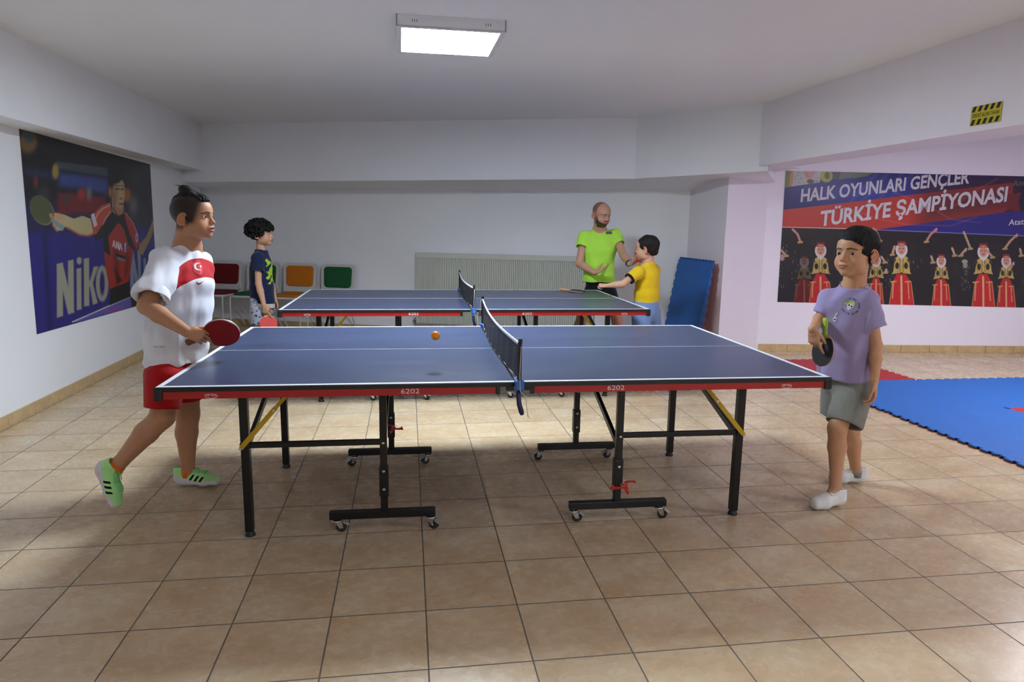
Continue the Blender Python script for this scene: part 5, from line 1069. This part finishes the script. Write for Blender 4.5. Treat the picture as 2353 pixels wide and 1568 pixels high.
def cresc():
    o_ = circ(0, 0, .018, .018, 42, 318, 30); i_ = circ(.0055, 0, .0142, .0142, 318, 42, 30); i_ = [(.0055+.0142*math.cos(math.radians(a)), .0142*math.sin(math.radians(a))) for a in np.linspace(308, 52, 30)]; return subdiv(o_+i_, .006)
def star(cx, cy, r, n=5, rot=90): return subdiv([(cx+(r if k % 2 == 0 else r*.4)*math.cos(math.radians(rot+36*k)), cy+(r if k % 2 == 0 else r*.4)*math.sin(math.radians(rot+36*k))) for k in range(10)], .004)
dc(o, 'badge', 466, 616, 3.24, [subdiv(circ(0, -.002, .026, .036), .007)], mat('badge_red', '#cf1722', .5), nE, lift=.0014)
dc(o, 'emblem', 465, 615, 3.24, [cresc(), star(.014, 0, .0075, rot=180)], mat('emblem_white', '#f0eeee', .6), nE, lift=.0026)
sw = [(-.020, .010), (-.021, .000), (-.017, -.008), (-.008, -.009), (.022, .009), (-.006, -.001), (-.013, .000), (-.0165, .004)]
dc(o, 'logo', 468, 652, 3.24, [subdiv(sw[::-1], .006)], mat('logo_red', '#a01420', .6), nE, lift=.0015)
Vt, Ft_ = text_mesh('DRI-FIT ADV', 1.); Vt = [((p[0]-2.6)*.0095, p[1]*.0085) for p in Vt]; dc(o, 'print', 385, 794, 3.24, [(Vt, Ft_)], M_sb, dr(-.25, -.96), lift=.0015)
# shorts, socks, shoes
Fs = shorts(J, f, J['pel'], [(J['hipR'], cp(372, 939, 3.21), (.096, .10), (.072, .077)), (J['hipL'], cp(432, 920, 3.42), (.09, .094), (.072, .072))], waist=(.138, .120), res=.0055, top=.09)
garment('football_shorts', Fs, cloth('red_shorts_fabric', '#b00c10', rough=.75), P1, base, [(.003, 21, 30, (1, 1, .4), 1.)])
M_sock = mat('orange_sock', '#d9701c', .9, bump=.3)
sock(J['anR']+nrmz(J['knR']-J['anR'])*.030, J['anR']-nrmz(J['knR']-J['anR'])*.02, .0385, .039, M_sock, P1, base); sock(J['anL']+nrmz(J['knL']-J['anL'])*.018, J['anL']-nrmz(J['knL']-J['anL'])*.02, .0385, .039, M_sock, P1, base)
h_ = flr(400, 1118); t_ = flr(519, 1117); h_[2] = 0; t_[2] = 0; shoe(P1, base, h_+A3(0, 0, .001), t_, (0, 0, 1), .265, (M_shoeL, M_laceL))
toe = flr(262, 1177); toe[2] = .016; heel_ = cp(212, 1068, 3.12); shoe(P1, base, heel_, toe, dr(.93, -.1, .3), .262, (M_shoeL, M_laceL))
paddle(cp(509, 765, 3.03), dr(.20, -.82, -.50), dr(-.90, .16, -.12), 'red bat in the right hand of the boy in the white football shirt', (M_rr, M_rb), mat('dark_handle', '#7a4a2a', .5))

# ================= boy in the lilac shirt (right)
f = nrmz(dr(-.50, -.86)); hs = 1.12
J = dict(ho=cp(1962, 633, 3.38), neck=cp(1962, 653, 3.41), chest=cp(1951, 715, 3.43), mid=cp(1947, 785, 3.45), pel=cp(1948, 868, 3.45), shR=cp(1907, 687, 3.47), shL=cp(1994, 690, 3.36), elR=cp(1890, 722, 3.52), wrR=cp(1867, 758, 3.30),
         elL=cp(2013, 795, 3.32), wrL=cp(2009, 878, 3.27), hipR=cp(1926, 875, 3.52), hipL=cp(1965, 880, 3.42), knR=cp(1955, 990, 3.60), anR=cp(1967, 1083, 3.62), knL=cp(1924, 985, 3.32), anL=cp(1920, 1120, 3.31), ftR=flr(1990, 1112)*.5+flr(1902, 1108)*.5+A3(0, 0, .03), ftL=flr(1941, 1162)*.45+flr(1857, 1172)*.55+A3(0, 0, .03))
base = flr(1915, 1165); base[2] = 0; P2 = empty('person', base, 0, 'boy in lilac shirt and grey shorts standing at the right end', 'person')
hfw = nrmz(dr(-.84, -.54, -.04)); hR = dict(w=J['wrR'], d=dr(.20, -.05, -1), n=dr(.80, .60, 0), tv=dr(.6, -.8, 0), curl=(42, 52, 35), index=(10, 8, 6), tcurl=(25, 20), tdir=.5, s=.80); hL = dict(w=J['wrL'], d=dr(.10, -.08, -1), n=dr(-.85, .35, 0), tv=dr(-.5, -.86, 0), curl=(24, 32, 22), tcurl=(15, 15), tdir=.45, s=.80)
o, V, Q, W, R, inf = figure(J, f, 1, hs, hfw, dr(.0, .02, 1), M_skinR, P2, base, b=.88, mouth=0., chub=.15, hands=(hR, hL), leg=.98, arm=.97, gaze=(-.1, 1, -.1), nk=.044)
Fh = hairfield(W, R, hs, .003); hE(Fh, W, R, hs, (0, -.022, .130), (.080, .098, .086), .01); hE(Fh, W, R, hs, (0, -.045, .085), (.066, .062, .055), .02)
hE(Fh, W, R, hs, (0, .092, .075), (.085, .070, .083), .006, '-'); hE(Fh, W, R, hs, (0, .022, .030), (.12, .055, .060), .012, '-'); hE(Fh, W, R, hs, (0, -.03, .00), (.12, .12, .055), .006, '-')
for a_ in np.linspace(-.05, .045, 8): Fh.rc(W((a_, .044-abs(a_)*.30, .180)), W((a_-.004, .0670-abs(a_)*.40, .160)), .012*hs, .0085*hs, .014); Fh.rc(W((a_-.004, .0670-abs(a_)*.40, .160)), W((a_-.010, .0745-abs(a_)*.44, .143+.005*math.sin(a_*160))), .0085*hs, .0035*hs, .008)
hV, hQ = Fh.mesh(); hV = smooth(hV, hQ, 1); N = vnorm(hV, hQ); q = ((hV-W((0, 0, 0)))@R)/hs; hV = hV+N*(.0012*np.sin(np.arctan2(q[:, 0], q[:, 1]+.02)*90)+.0022*wv(hV, 5, 80))[:, None]; omesh('hair', hV, hQ, M_hair, P2, base)
sdv = nrmz(J['shR']-J['shL'])
secs = [(cp(1942, 872, 3.45), .130, .112), (cp(1945, 800, 3.45), .130, .110), (cp(1949, 735, 3.44), .128, .106), (cp(1952, 705, 3.43), .118, .094)]
Ft = tee(J, f, secs, [(J['shR'], cp(1889, 722, 3.47), .050, .047), (J['shL'], cp(2013, 755, 3.33), .052, .053)], (cp(1945, 869, 3.45), dr(.0, 0, -1)), .054, topr=.042, res=.0050)
o, tV, tQ = garment('lilac_shirt', Ft, cloth('lilac_cotton', '#9a90b8'), P2, base, [(.0065, 31, 28, (1, 1, .35), 1.4), (.0038, 32, 66, (1, 1, .55), 1.4)])
tb = bvh_of(tV, tQ); nE = dr(-.30, -.95); cxp, cyp = 1957, 704
mk = mat('print_ink', '#14101c', .7); ml = mat('print_lime', '#a8cc3c', .7); mw = mat('print_white', '#e6e4ea', .7)
dc(o, 'skull_print', cxp-2, cyp+1, 3.32, [subdiv(circ(0, .004, .0145, .0125), .005), subdiv(circ(-.002, -.010, .008, .008), .005)], mw, nE, -.3, .0016)
dc(o, 'skull_print', cxp-2, cyp+1, 3.32, [subdiv(circ(-.0055, .003, .0036, .0052), .004), subdiv(circ(.0062, .002, .0034, .0050), .004), subdiv(circ(.0005, -.0045, .0014, .0018), .004), subdiv([(-.009, -.009), (.004, -.0125), (.004, -.0110), (-.009, -.0075)], .005)], mk, nE, -.3, .0028)
dc(o, 'cap_print', cxp-2, cyp+1, 3.32, [subdiv(circ(.002, .0125, .0145, .0120, -8, 188, 16), .005), subdiv(circ(-.021, .007, .0100, .0052), .005)], ml, nE, -.25, .0026)
polys = []; word = 'RIDE YOUR WAVE RIVER'; rr_ = .0335
for i, ch in enumerate(word):
    if ch == ' ': continue
    vt, ft = text_mesh(ch, 1., .03); a = math.radians(96-i*13.2); h2 = .0105; cxm = (vt[:, 0].min()+vt[:, 0].max())/2
    polys.append(([(math.cos(a)*(rr_+p[1]*h2)+(p[0]-cxm)*h2*math.sin(a), math.sin(a)*(rr_+p[1]*h2)-(p[0]-cxm)*h2*math.cos(a)) for p in vt], ft))
dc(o, 'lettering', cxp-1, cyp+1, 3.32, polys, mk, nE, 0, .0016)
dc(o, 'side_print', 1898, 737, 3.33, [subdiv(circ(0, 0, .010, .012), .005), subdiv([(.0, .012), (.012, .034), (.008, .036), (-.004, .014)], .006)], mw, dr(-.8, -.6), 0, .0016)
dc(o, 'side_print', 1898, 738, 3.33, [subdiv(circ(-.003, .002, .0022, .0045), .004), subdiv(circ(.004, .002, .0022, .0045), .004)], mk, dr(-.8, -.6), 0, .0028)
Fs = shorts(J, f, J['pel'], [(J['hipR'], cp(1921, 951, 3.54), (.084, .09), (.078, .082)), (J['hipL'], cp(1938, 976, 3.345), (.090, .094), (.086, .090))], waist=(.122, .105), res=.0050, top=.08)
tS = NT('ribbed_grey_shorts'); tS.b.inputs['Base Color'].default_value = lin('#86877f'); tS.b.inputs['Roughness'].default_value = .9; tcx = tS.new('ShaderNodeTexCoord'); spx = tS.new('ShaderNodeSeparateXYZ'); tS.l(tcx.outputs['Object'], spx.inputs[0]); tS.bump(tS.val('SINE', tS.val('ADD', tS.val('MULTIPLY', spx.outputs[2], 1500), tS.val('MULTIPLY', tS.noise(12, 2), 12))), .5, .003)
o, sV, sQ = garment('ribbed_shorts', Fs, tS.m, P2, base, [(.0035, 41, 26, (1, 1, .4), 1.)])
M_sockg = mat('grey_sock', '#7c7e82', .9, bump=.3)
sock(J['anR']+A3(0, 0, .004), J['anR']-A3(0, 0, .03), .031, .033, M_sockg, P2, base); sock(J['anL']-A3(0, 0, .004), J['anL']-A3(0, 0, .04), .031, .033, M_sockg, P2, base)
for a, b_, an in (((1941, 1162), (1857, 1172), 'anL'), ((1992, 1112), (1902, 1108), 'anR')):
    h_ = flr(*a); t_ = flr(*b_); h_[2] = .001; t_[2] = .001; shoe(P2, base, h_, t_, (0, 0, 1), .225, (M_shoeW, M_strap), kind='court')
paddle(cp(1892, 806, 3.32), dr(-.94, -.22, .16), dr(.28, .30, .92), 'black sided bat with green handle held low by the boy in lilac', (M_rb, M_rr), mat('lime_handle', '#8fae33', .5))

# ================= curly haired boy in navy (behind left)
f = nrmz(dr(.97, -.20)); hs = .98; D = 6.22
J = dict(ho=cp(604, 563, D), neck=cp(600, 577, D), chest=cp(601, 610, D), mid=cp(602, 655, D), pel=cp(603, 706, D), shR=cp(592, 594, 6.12), shL=cp(606, 595, 6.33), elR=cp(594, 652, 6.08), wrR=cp(607, 702, 6.05), elL=cp(622, 652, 6.36), wrL=cp(632, 690, 6.32),
         hipR=cp(600, 712, 6.15), hipL=cp(606, 712, 6.29), knR=cz(598, 6.17, .38), knL=cz(609, 6.29, .38), anR=cz(592, 6.17, .07), anL=cz(604, 6.31, .07), ftR=cz(608, 6.14, .04), ftL=cz(620, 6.28, .04))
base = cz(600, 6.23, 0.); base[2] = 0; P3 = empty('person', base, 0, 'curly haired boy in a navy shirt standing in profile', 'person')
hR = dict(w=J['wrR'], d=dr(.25, -.1, -1), n=dr(.2, .9, 0), tv=dr(1, 0, 0), curl=(35, 45, 30), index=(10, 10, 8), tdir=.4, s=.8); hL = dict(w=J['wrL'], d=dr(.1, .1, -1), n=dr(-.5, -.8, 0), tv=dr(.9, -.4, 0), curl=(50, 50, 30), s=.8)
o, V, Q, W, R, inf = figure(J, f, 1, hs, nrmz(dr(.99, -.10, -.02)), (0, 0, 1), M_skinC, P3, base, b=.84, hands=(hR, hL), res=.007, fr=.0034, leg=1., nk=.036)
Fh = Field(W((0, -.02, .12))-.17, W((0, -.02, .12))+.17, .0042); rnd = random.Random(8)
hE(Fh, W, R, hs, (0, -.030, .128), (.088, .108, .092), .01)
for i in range(420):
    t = rnd.uniform(0, 6.283); p_ = math.acos(rnd.uniform(-.55, 1)); d_ = np.array([math.sin(p_)*math.cos(t), math.sin(p_)*math.sin(t), math.cos(p_)]); c_ = np.array((0, -.030, .128))+d_*np.array((.094, .118, .100))*rnd.uniform(.94, 1.10)
    if c_[1] > .030 and c_[2] < .135: continue
    if c_[2] < .075 and c_[1] > -.035: continue
    if c_[2] < .035: continue
    Fh.ell(W(c_), np.array((1, 1, 1))*rnd.uniform(.009, .017)*hs, R, .003)
hE(Fh, W, R, hs, (0, .082, .065), (.085, .058, .070), .006, '-'); hE(Fh, W, R, hs, (0, .016, .030), (.12, .052, .055), .006, '-')
for a_, zc_ in ((-.045, .150), (-.025, .157), (-.008, .152), (.012, .158), (.030, .152), (.048, .150)): Fh.ell(W((a_, .092-abs(a_)*.3, zc_)), np.array((.018, .016, .014))*hs, R, .004)
for yy in (.02, .035, -.01): Fh.ell(W((.076, yy, .108)), np.array((.012, .014, .016))*hs, R, .004); Fh.ell(W((-.076, yy, .108)), np.array((.012, .014, .016))*hs, R, .004)
hV, hQ = Fh.mesh(); hV = smooth(hV, hQ, 1); N = vnorm(hV, hQ); hV = hV+N*(.0025*wv(hV, 6, 140))[:, None]; omesh('curly_hair', hV, hQ, M_hairc, P3, base)
secs = [(cp(603, 704, D), .118, .110), (cp(602, 660, D), .112, .100), (cp(601, 620, D), .112, .090), (cp(601, 606, D), .11, .085)]
Ft = tee(J, f, secs, [(J['shR'], cp(593, 625, 6.09), .050, .052), (J['shL'], cp(612, 624, 6.35), .050, .052)], (cp(602, 696, D), (0, 0, -1)), .044, topr=.046, res=.0065)
def lime(V):
    c = cp(601, 610, D); x = (V-c)@nrmz(J['shR']-J['shL']); fr = (V-c)@f; zz = V[:, 2]; z0_, z1_ = cp(620, 655, D)[2], cp(620, 596, D)[2]
    n_ = wv(V, 77, 130); return np.where(fr > 0, np.minimum(np.minimum(zz-z0_, z1_-zz), .072-np.abs(x+.0))*.35+n_*.009+wv(V, 78, 260)*.006-.008, -.01)
o, tV, tQ = garment('navy_shirt', Ft, cloth('navy_cotton', '#1b2548', attrs=(('print', '#aed22c'),)), P3, base, [(.004, 51, 26, (1, 1, .4), 1.)], attrs=dict(print=lime))
Fs = shorts(J, f, J['pel'], [(J['hipR'], cz(601, 6.15, .455), (.080, .085), (.082, .085)), (J['hipL'], cz(607, 6.29, .455), (.08, .085), (.082, .085))], waist=(.115, .105), res=.0065)
tP = NT('patterned_swim_fabric'); n_ = tP.noise(38, 2, .5); n2_ = tP.noise(31, 2, .5, sc3=(1.1, .9, 1.2)); cc_ = tP.mix(tP.sstep(n_, .60, .62), lin('#b4bac4'), lin('#27458c')); cc_ = tP.mix(tP.sstep(n2_, .655, .67), cc_, lin('#c2553c')); tP.l(cc_, tP.b.inputs['Base Color']); tP.b.inputs['Roughness'].default_value = .85
garment('patterned_shorts', Fs, tP.m, P3, base, [(.004, 61, 24, (1, 1, .4), 1.)])
mb = MB(); sdv = nrmz(J['shR']-J['shL']); c0 = cp(603, 697, D); rg = [(c0-A3(0, 0, z)+sdv*(.129*k_)*math.cos(t)+f*(.121*k_)*math.sin(t)) for z, k_ in ((0, 1.), (.020, 1.01), (.038, 1.)) for t in np.linspace(0, 2*math.pi, 41)[:-1]]
mb.add(rg, [(r_*40+j, r_*40+(j+1) % 40, (r_+1)*40+(j+1) % 40, (r_+1)*40+j) for r_ in range(2) for j in range(40)], 0, True); mb.build('undershirt_hem', cloth('white_hem', '#d9d2d2'), P3, base)
for s, a in (('R', 6.15), ('L', 6.29)):
    h_ = cz(586 if s == 'R' else 598, a, .001); t_ = cz(646, a, .001); shoe(P3, base, h_, t_, (0, 0, 1), .22, (M_shoeW, M_strap), kind='court')
paddle(cp(617, 744, 6.03), dr(.45, -.84, .30), dr(-.12, .40, .95), 'bright red bat hanging from the hand of the curly haired boy', (M_rr2, M_rb))

# ================= coach in neon shirt
f = nrmz(dr(.30, -.95)); hs = 1.10; D = 7.02
J = dict(ho=cp(1378, 517, 6.96), neck=cp(1378, 523, 7.05), chest=cp(1378, 566, 7.05), mid=cp(1378, 610, 7.04), pel=cp(1378, 662, 7.04), shR=cp(1343, 545, 7.04), shL=cp(1414, 543, 7.08), elR=cp(1331, 606, 6.97), wrR=cp(1367, 627, 6.80), elL=cp(1432, 586, 6.92), wrL=cp(1447, 607, 6.70),
         hipR=cp(1362, 672, 7.02), hipL=cp(1396, 672, 7.06), knR=cz(1340, 6.98, .49), knL=cz(1416, 7.0, .49), anR=cz(1318, 7.0, .09), anL=cz(1430, 7.05, .09), ftR=cz(1316, 6.88, .05), ftL=cz(1436, 6.93, .05))
base = cz(1376, 7.03, 0.); base[2] = 0; P4 = empty('person', base, 0, 'bald bearded man in a neon yellow shirt and black shorts behind the rear table', 'person')
hR = dict(w=J['wrR'], d=dr(.70, -.45, .30), n=dr(-.25, -.3, .9), tv=dr(.3, .6, .5), curl=(14, 16, 12), tcurl=(5, 5), tdir=.9, s=1.02); hL = dict(w=J['wrL'], d=dr(.35, -.8, .15), n=dr(-.5, -.2, .8), tv=dr(-.3, .2, .9), curl=(35, 40, 25), s=1.02)
o, V, Q, W, R, inf = figure(J, f, 1, hs, nrmz(dr(.50, -.84, -.30)), dr(.10, -.22, .95), M_skinM, P4, base, b=1.10, beard=True, hands=(hR, hL), res=.0075, fr=.0036, leg=1.08, arm=1.02, gaze=(0, 1, -.4), nk=.05)
secs = [(cp(1377, 652, 7.04), .168, .118), (cp(1378, 615, 7.04), .150, .115), (cp(1378, 575, 7.05), .172, .120), (cp(1379, 556, 7.05), .165, .105)]
Ft = tee(J, f, secs, [(J['shR'], cp(1336, 569, 6.99), .062, .058), (J['shL'], cp(1424, 563, 7.00), .062, .058)], (cp(1377, 648, 7.04), (0, 0, -1)), .058, topr=.060, res=.0075)
M_neon = cloth('neon_yellow_sports_fabric', '#b6f150', rough=.7)
o, tV, tQ = garment('neon_shirt', Ft, M_neon, P4, base, [(.005, 71, 22, (1, 1, .5), 1.), (.002, 72, 50, (1, 1, 1), 1.)]); tb = bvh_of(tV, tQ)
dc(o, 'chest_print', 1405, 536, 6.9, [subdiv([(-.034, -.011), (.034, -.011), (.034, .013), (-.034, .013)], .01)], mat('grey_print', '#5d6472', .6), dr(.1, -1), 0, .003)
Fs = shorts(J, f, J['pel'], [(J['hipR'], cz(1346, 6.98, .52), (.092, .09), (.088, .09)), (J['hipL'], cz(1410, 7.02, .52), (.092, .09), (.088, .09))], waist=(.146, .100), res=.0075, top=.07)
garment('black_shorts', Fs, cloth('black_sports_fabric', '#0c0d12'), P4, base, [(.004, 81, 20, (1, 1, .5), 1.)])
for s, a in (('R', 1), ('L', 1)):
    an = J['an'+s]; fd = dr(-.05 if s == 'R' else .45, -1); fd[2] = 0; h_ = A3(an[0], an[1], .001)-nrmz(fd)*.07; shoe(P4, base, h_, h_+fd, (0, 0, 1), .29, (M_shoeW, M_strap), kind='court')
mb = MB(); wq = J['wrL']; ax_ = nrmz(J['elL']-wq); u_ = nrmz(np.cross(ax_, (0, 0, 1))); v_ = np.cross(ax_, u_); mb.tube([wq+ax_*.02+.031*(math.cos(t)*u_+math.sin(t)*v_) for t in np.linspace(0, 6.283, 25)[:-1]], .006, 8, closed=True); mb.build('wristband', M_blackp, P4, base)
paddle(cp(1468, 588, 6.58), dr(-.93, -.35, .0), dr(-.15, 0, -1), 'red bat held upright by the man in neon yellow in front of the small boy', (M_rr2, M_rb))

# ================= small boy in yellow
f = nrmz(dr(-.86, .50)); hs = 1.04; D = 6.20
J = dict(ho=cp(1487, 597, D), neck=cp(1490, 605, D), chest=cp(1487, 636, D), mid=cp(1486, 670, D), pel=cp(1485, 712, D), shR=cp(1502, 622, 6.33), shL=cp(1466, 626, 6.10), elR=cp(1502, 672, 6.46), wrR=cp(1480, 650, 6.56), elL=cp(1431, 653, 6.04), wrL=cp(1394, 657, 6.10),
         hipR=cp(1496, 718, 6.28), hipL=cp(1474, 718, 6.14), knR=cz(1496, 6.30, .34), knL=cz(1474, 6.14, .34), anR=cz(1500, 6.30, .065), anL=cz(1478, 6.12, .065), ftR=cz(1486, 6.36, .04), ftL=cz(1462, 6.18, .04))
base = cz(1486, 6.22, 0.); base[2] = 0; P5 = empty('person', base, 0, 'small boy in a yellow shirt with black cuffs, seen from behind', 'person')
hL = dict(w=J['wrL'], d=dr(-1, .1, .02), n=dr(.1, .5, -.8), tv=dr(-.3, -.2, .9), curl=(70, 75, 45), tcurl=(25, 25), tdir=.3, s=.76); hR = dict(w=J['wrR'], d=dr(-.6, .3, .6), n=dr(-.5, .5, -.5), tv=dr(0, -.5, .5), curl=(55, 60, 40), s=.76)
o, V, Q, W, R, inf = figure(J, f, 1, hs, nrmz(dr(-.86, .48, -.12)), (0, 0, 1), M_skinY, P5, base, b=.88, hands=(hL, hR), res=.007, fr=.0034, nk=.038)
Fh = hairfield(W, R, hs, .004); hE(Fh, W, R, hs, (0, -.022, .128), (.079, .098, .084), .01); hE(Fh, W, R, hs, (0, -.048, .075), (.062, .056, .055), .02); hE(Fh, W, R, hs, (0, .090, .070), (.085, .070, .080), .006, '-'); hE(Fh, W, R, hs, (0, .012, .030), (.12, .058, .066), .006, '-'); hE(Fh, W, R, hs, (0, -.03, -.02), (.12, .12, .052), .006, '-')
hV, hQ = Fh.mesh(); hV = smooth(hV, hQ, 2); N = vnorm(hV, hQ); hV = hV+N*(.0018*wv(hV, 7, 90))[:, None]; omesh('hair', hV, hQ, hair_mat('dark_brown_hair', '#17100c'), P5, base)
secs = [(cp(1484, 712, D), .124, .110), (cp(1486, 675, D), .124, .110), (cp(1487, 650, D), .118, .100), (cp(1488, 634, D), .115, .092)]
slE = J['shL']+(J['elL']-J['shL'])*.62
Ft = tee(J, f, secs, [(J['shL'], slE, .052, .054), (J['shR'], J['shR']+(J['elR']-J['shR'])*.62, .052, .054)], (cp(1484, 703, D), dr(.10, 0, -1)), .046, topr=.048, res=.0065)
cuff = lambda V: .014-np.abs(((V-slE)@nrmz(J['elL']-J['shL']))+.010)-10*(np.linalg.norm(V-slE, axis=1) > .09)
M_yel = cloth('yellow_cotton', '#e8c31c', attrs=(('cuff', '#101012'),))
garment('yellow_shirt', Ft, M_yel, P5, base, [(.005, 91, 24, (1, 1, .5), 1.)], attrs=dict(cuff=cuff))
Fs = shorts(J, f, J['pel'], [(J['hipR'], cz(1497, 6.28, .42), (.085, .088), (.085, .088)), (J['hipL'], cz(1474, 6.14, .42), (.085, .088), (.085, .088))], waist=(.120, .108), res=.0065)
garment('light_blue_shorts', Fs, cloth('light_blue_fabric', '#7b97c8'), P5, base, [(.006, 95, 22, (1, 1, .4), 1.)])
for s in 'RL':
    an = J['an'+s]; fd = nrmz(f*A3(1, 1, 0)); h_ = A3(an[0], an[1], .001)-fd*.055; shoe(P5, base, h_, h_+fd, (0, 0, 1), .21, (M_shoeW, M_strap), kind='court')
# bat lying on the rear table
pc = cp(1328, 668, 6.46); pz = TZ+.0075; pc = onp(0, 0, (0, 0), (1, 0))*0+A3(pc[0], pc[1], pz)
paddle(flr(1326, 669, pz+.002)+A3(0, 0, 0), nrmz(dr(.06, -.015, 1)), dr(-.96, .25, .06), 'bat lying flat near the far edge of the rear table', (M_rb, M_rr))
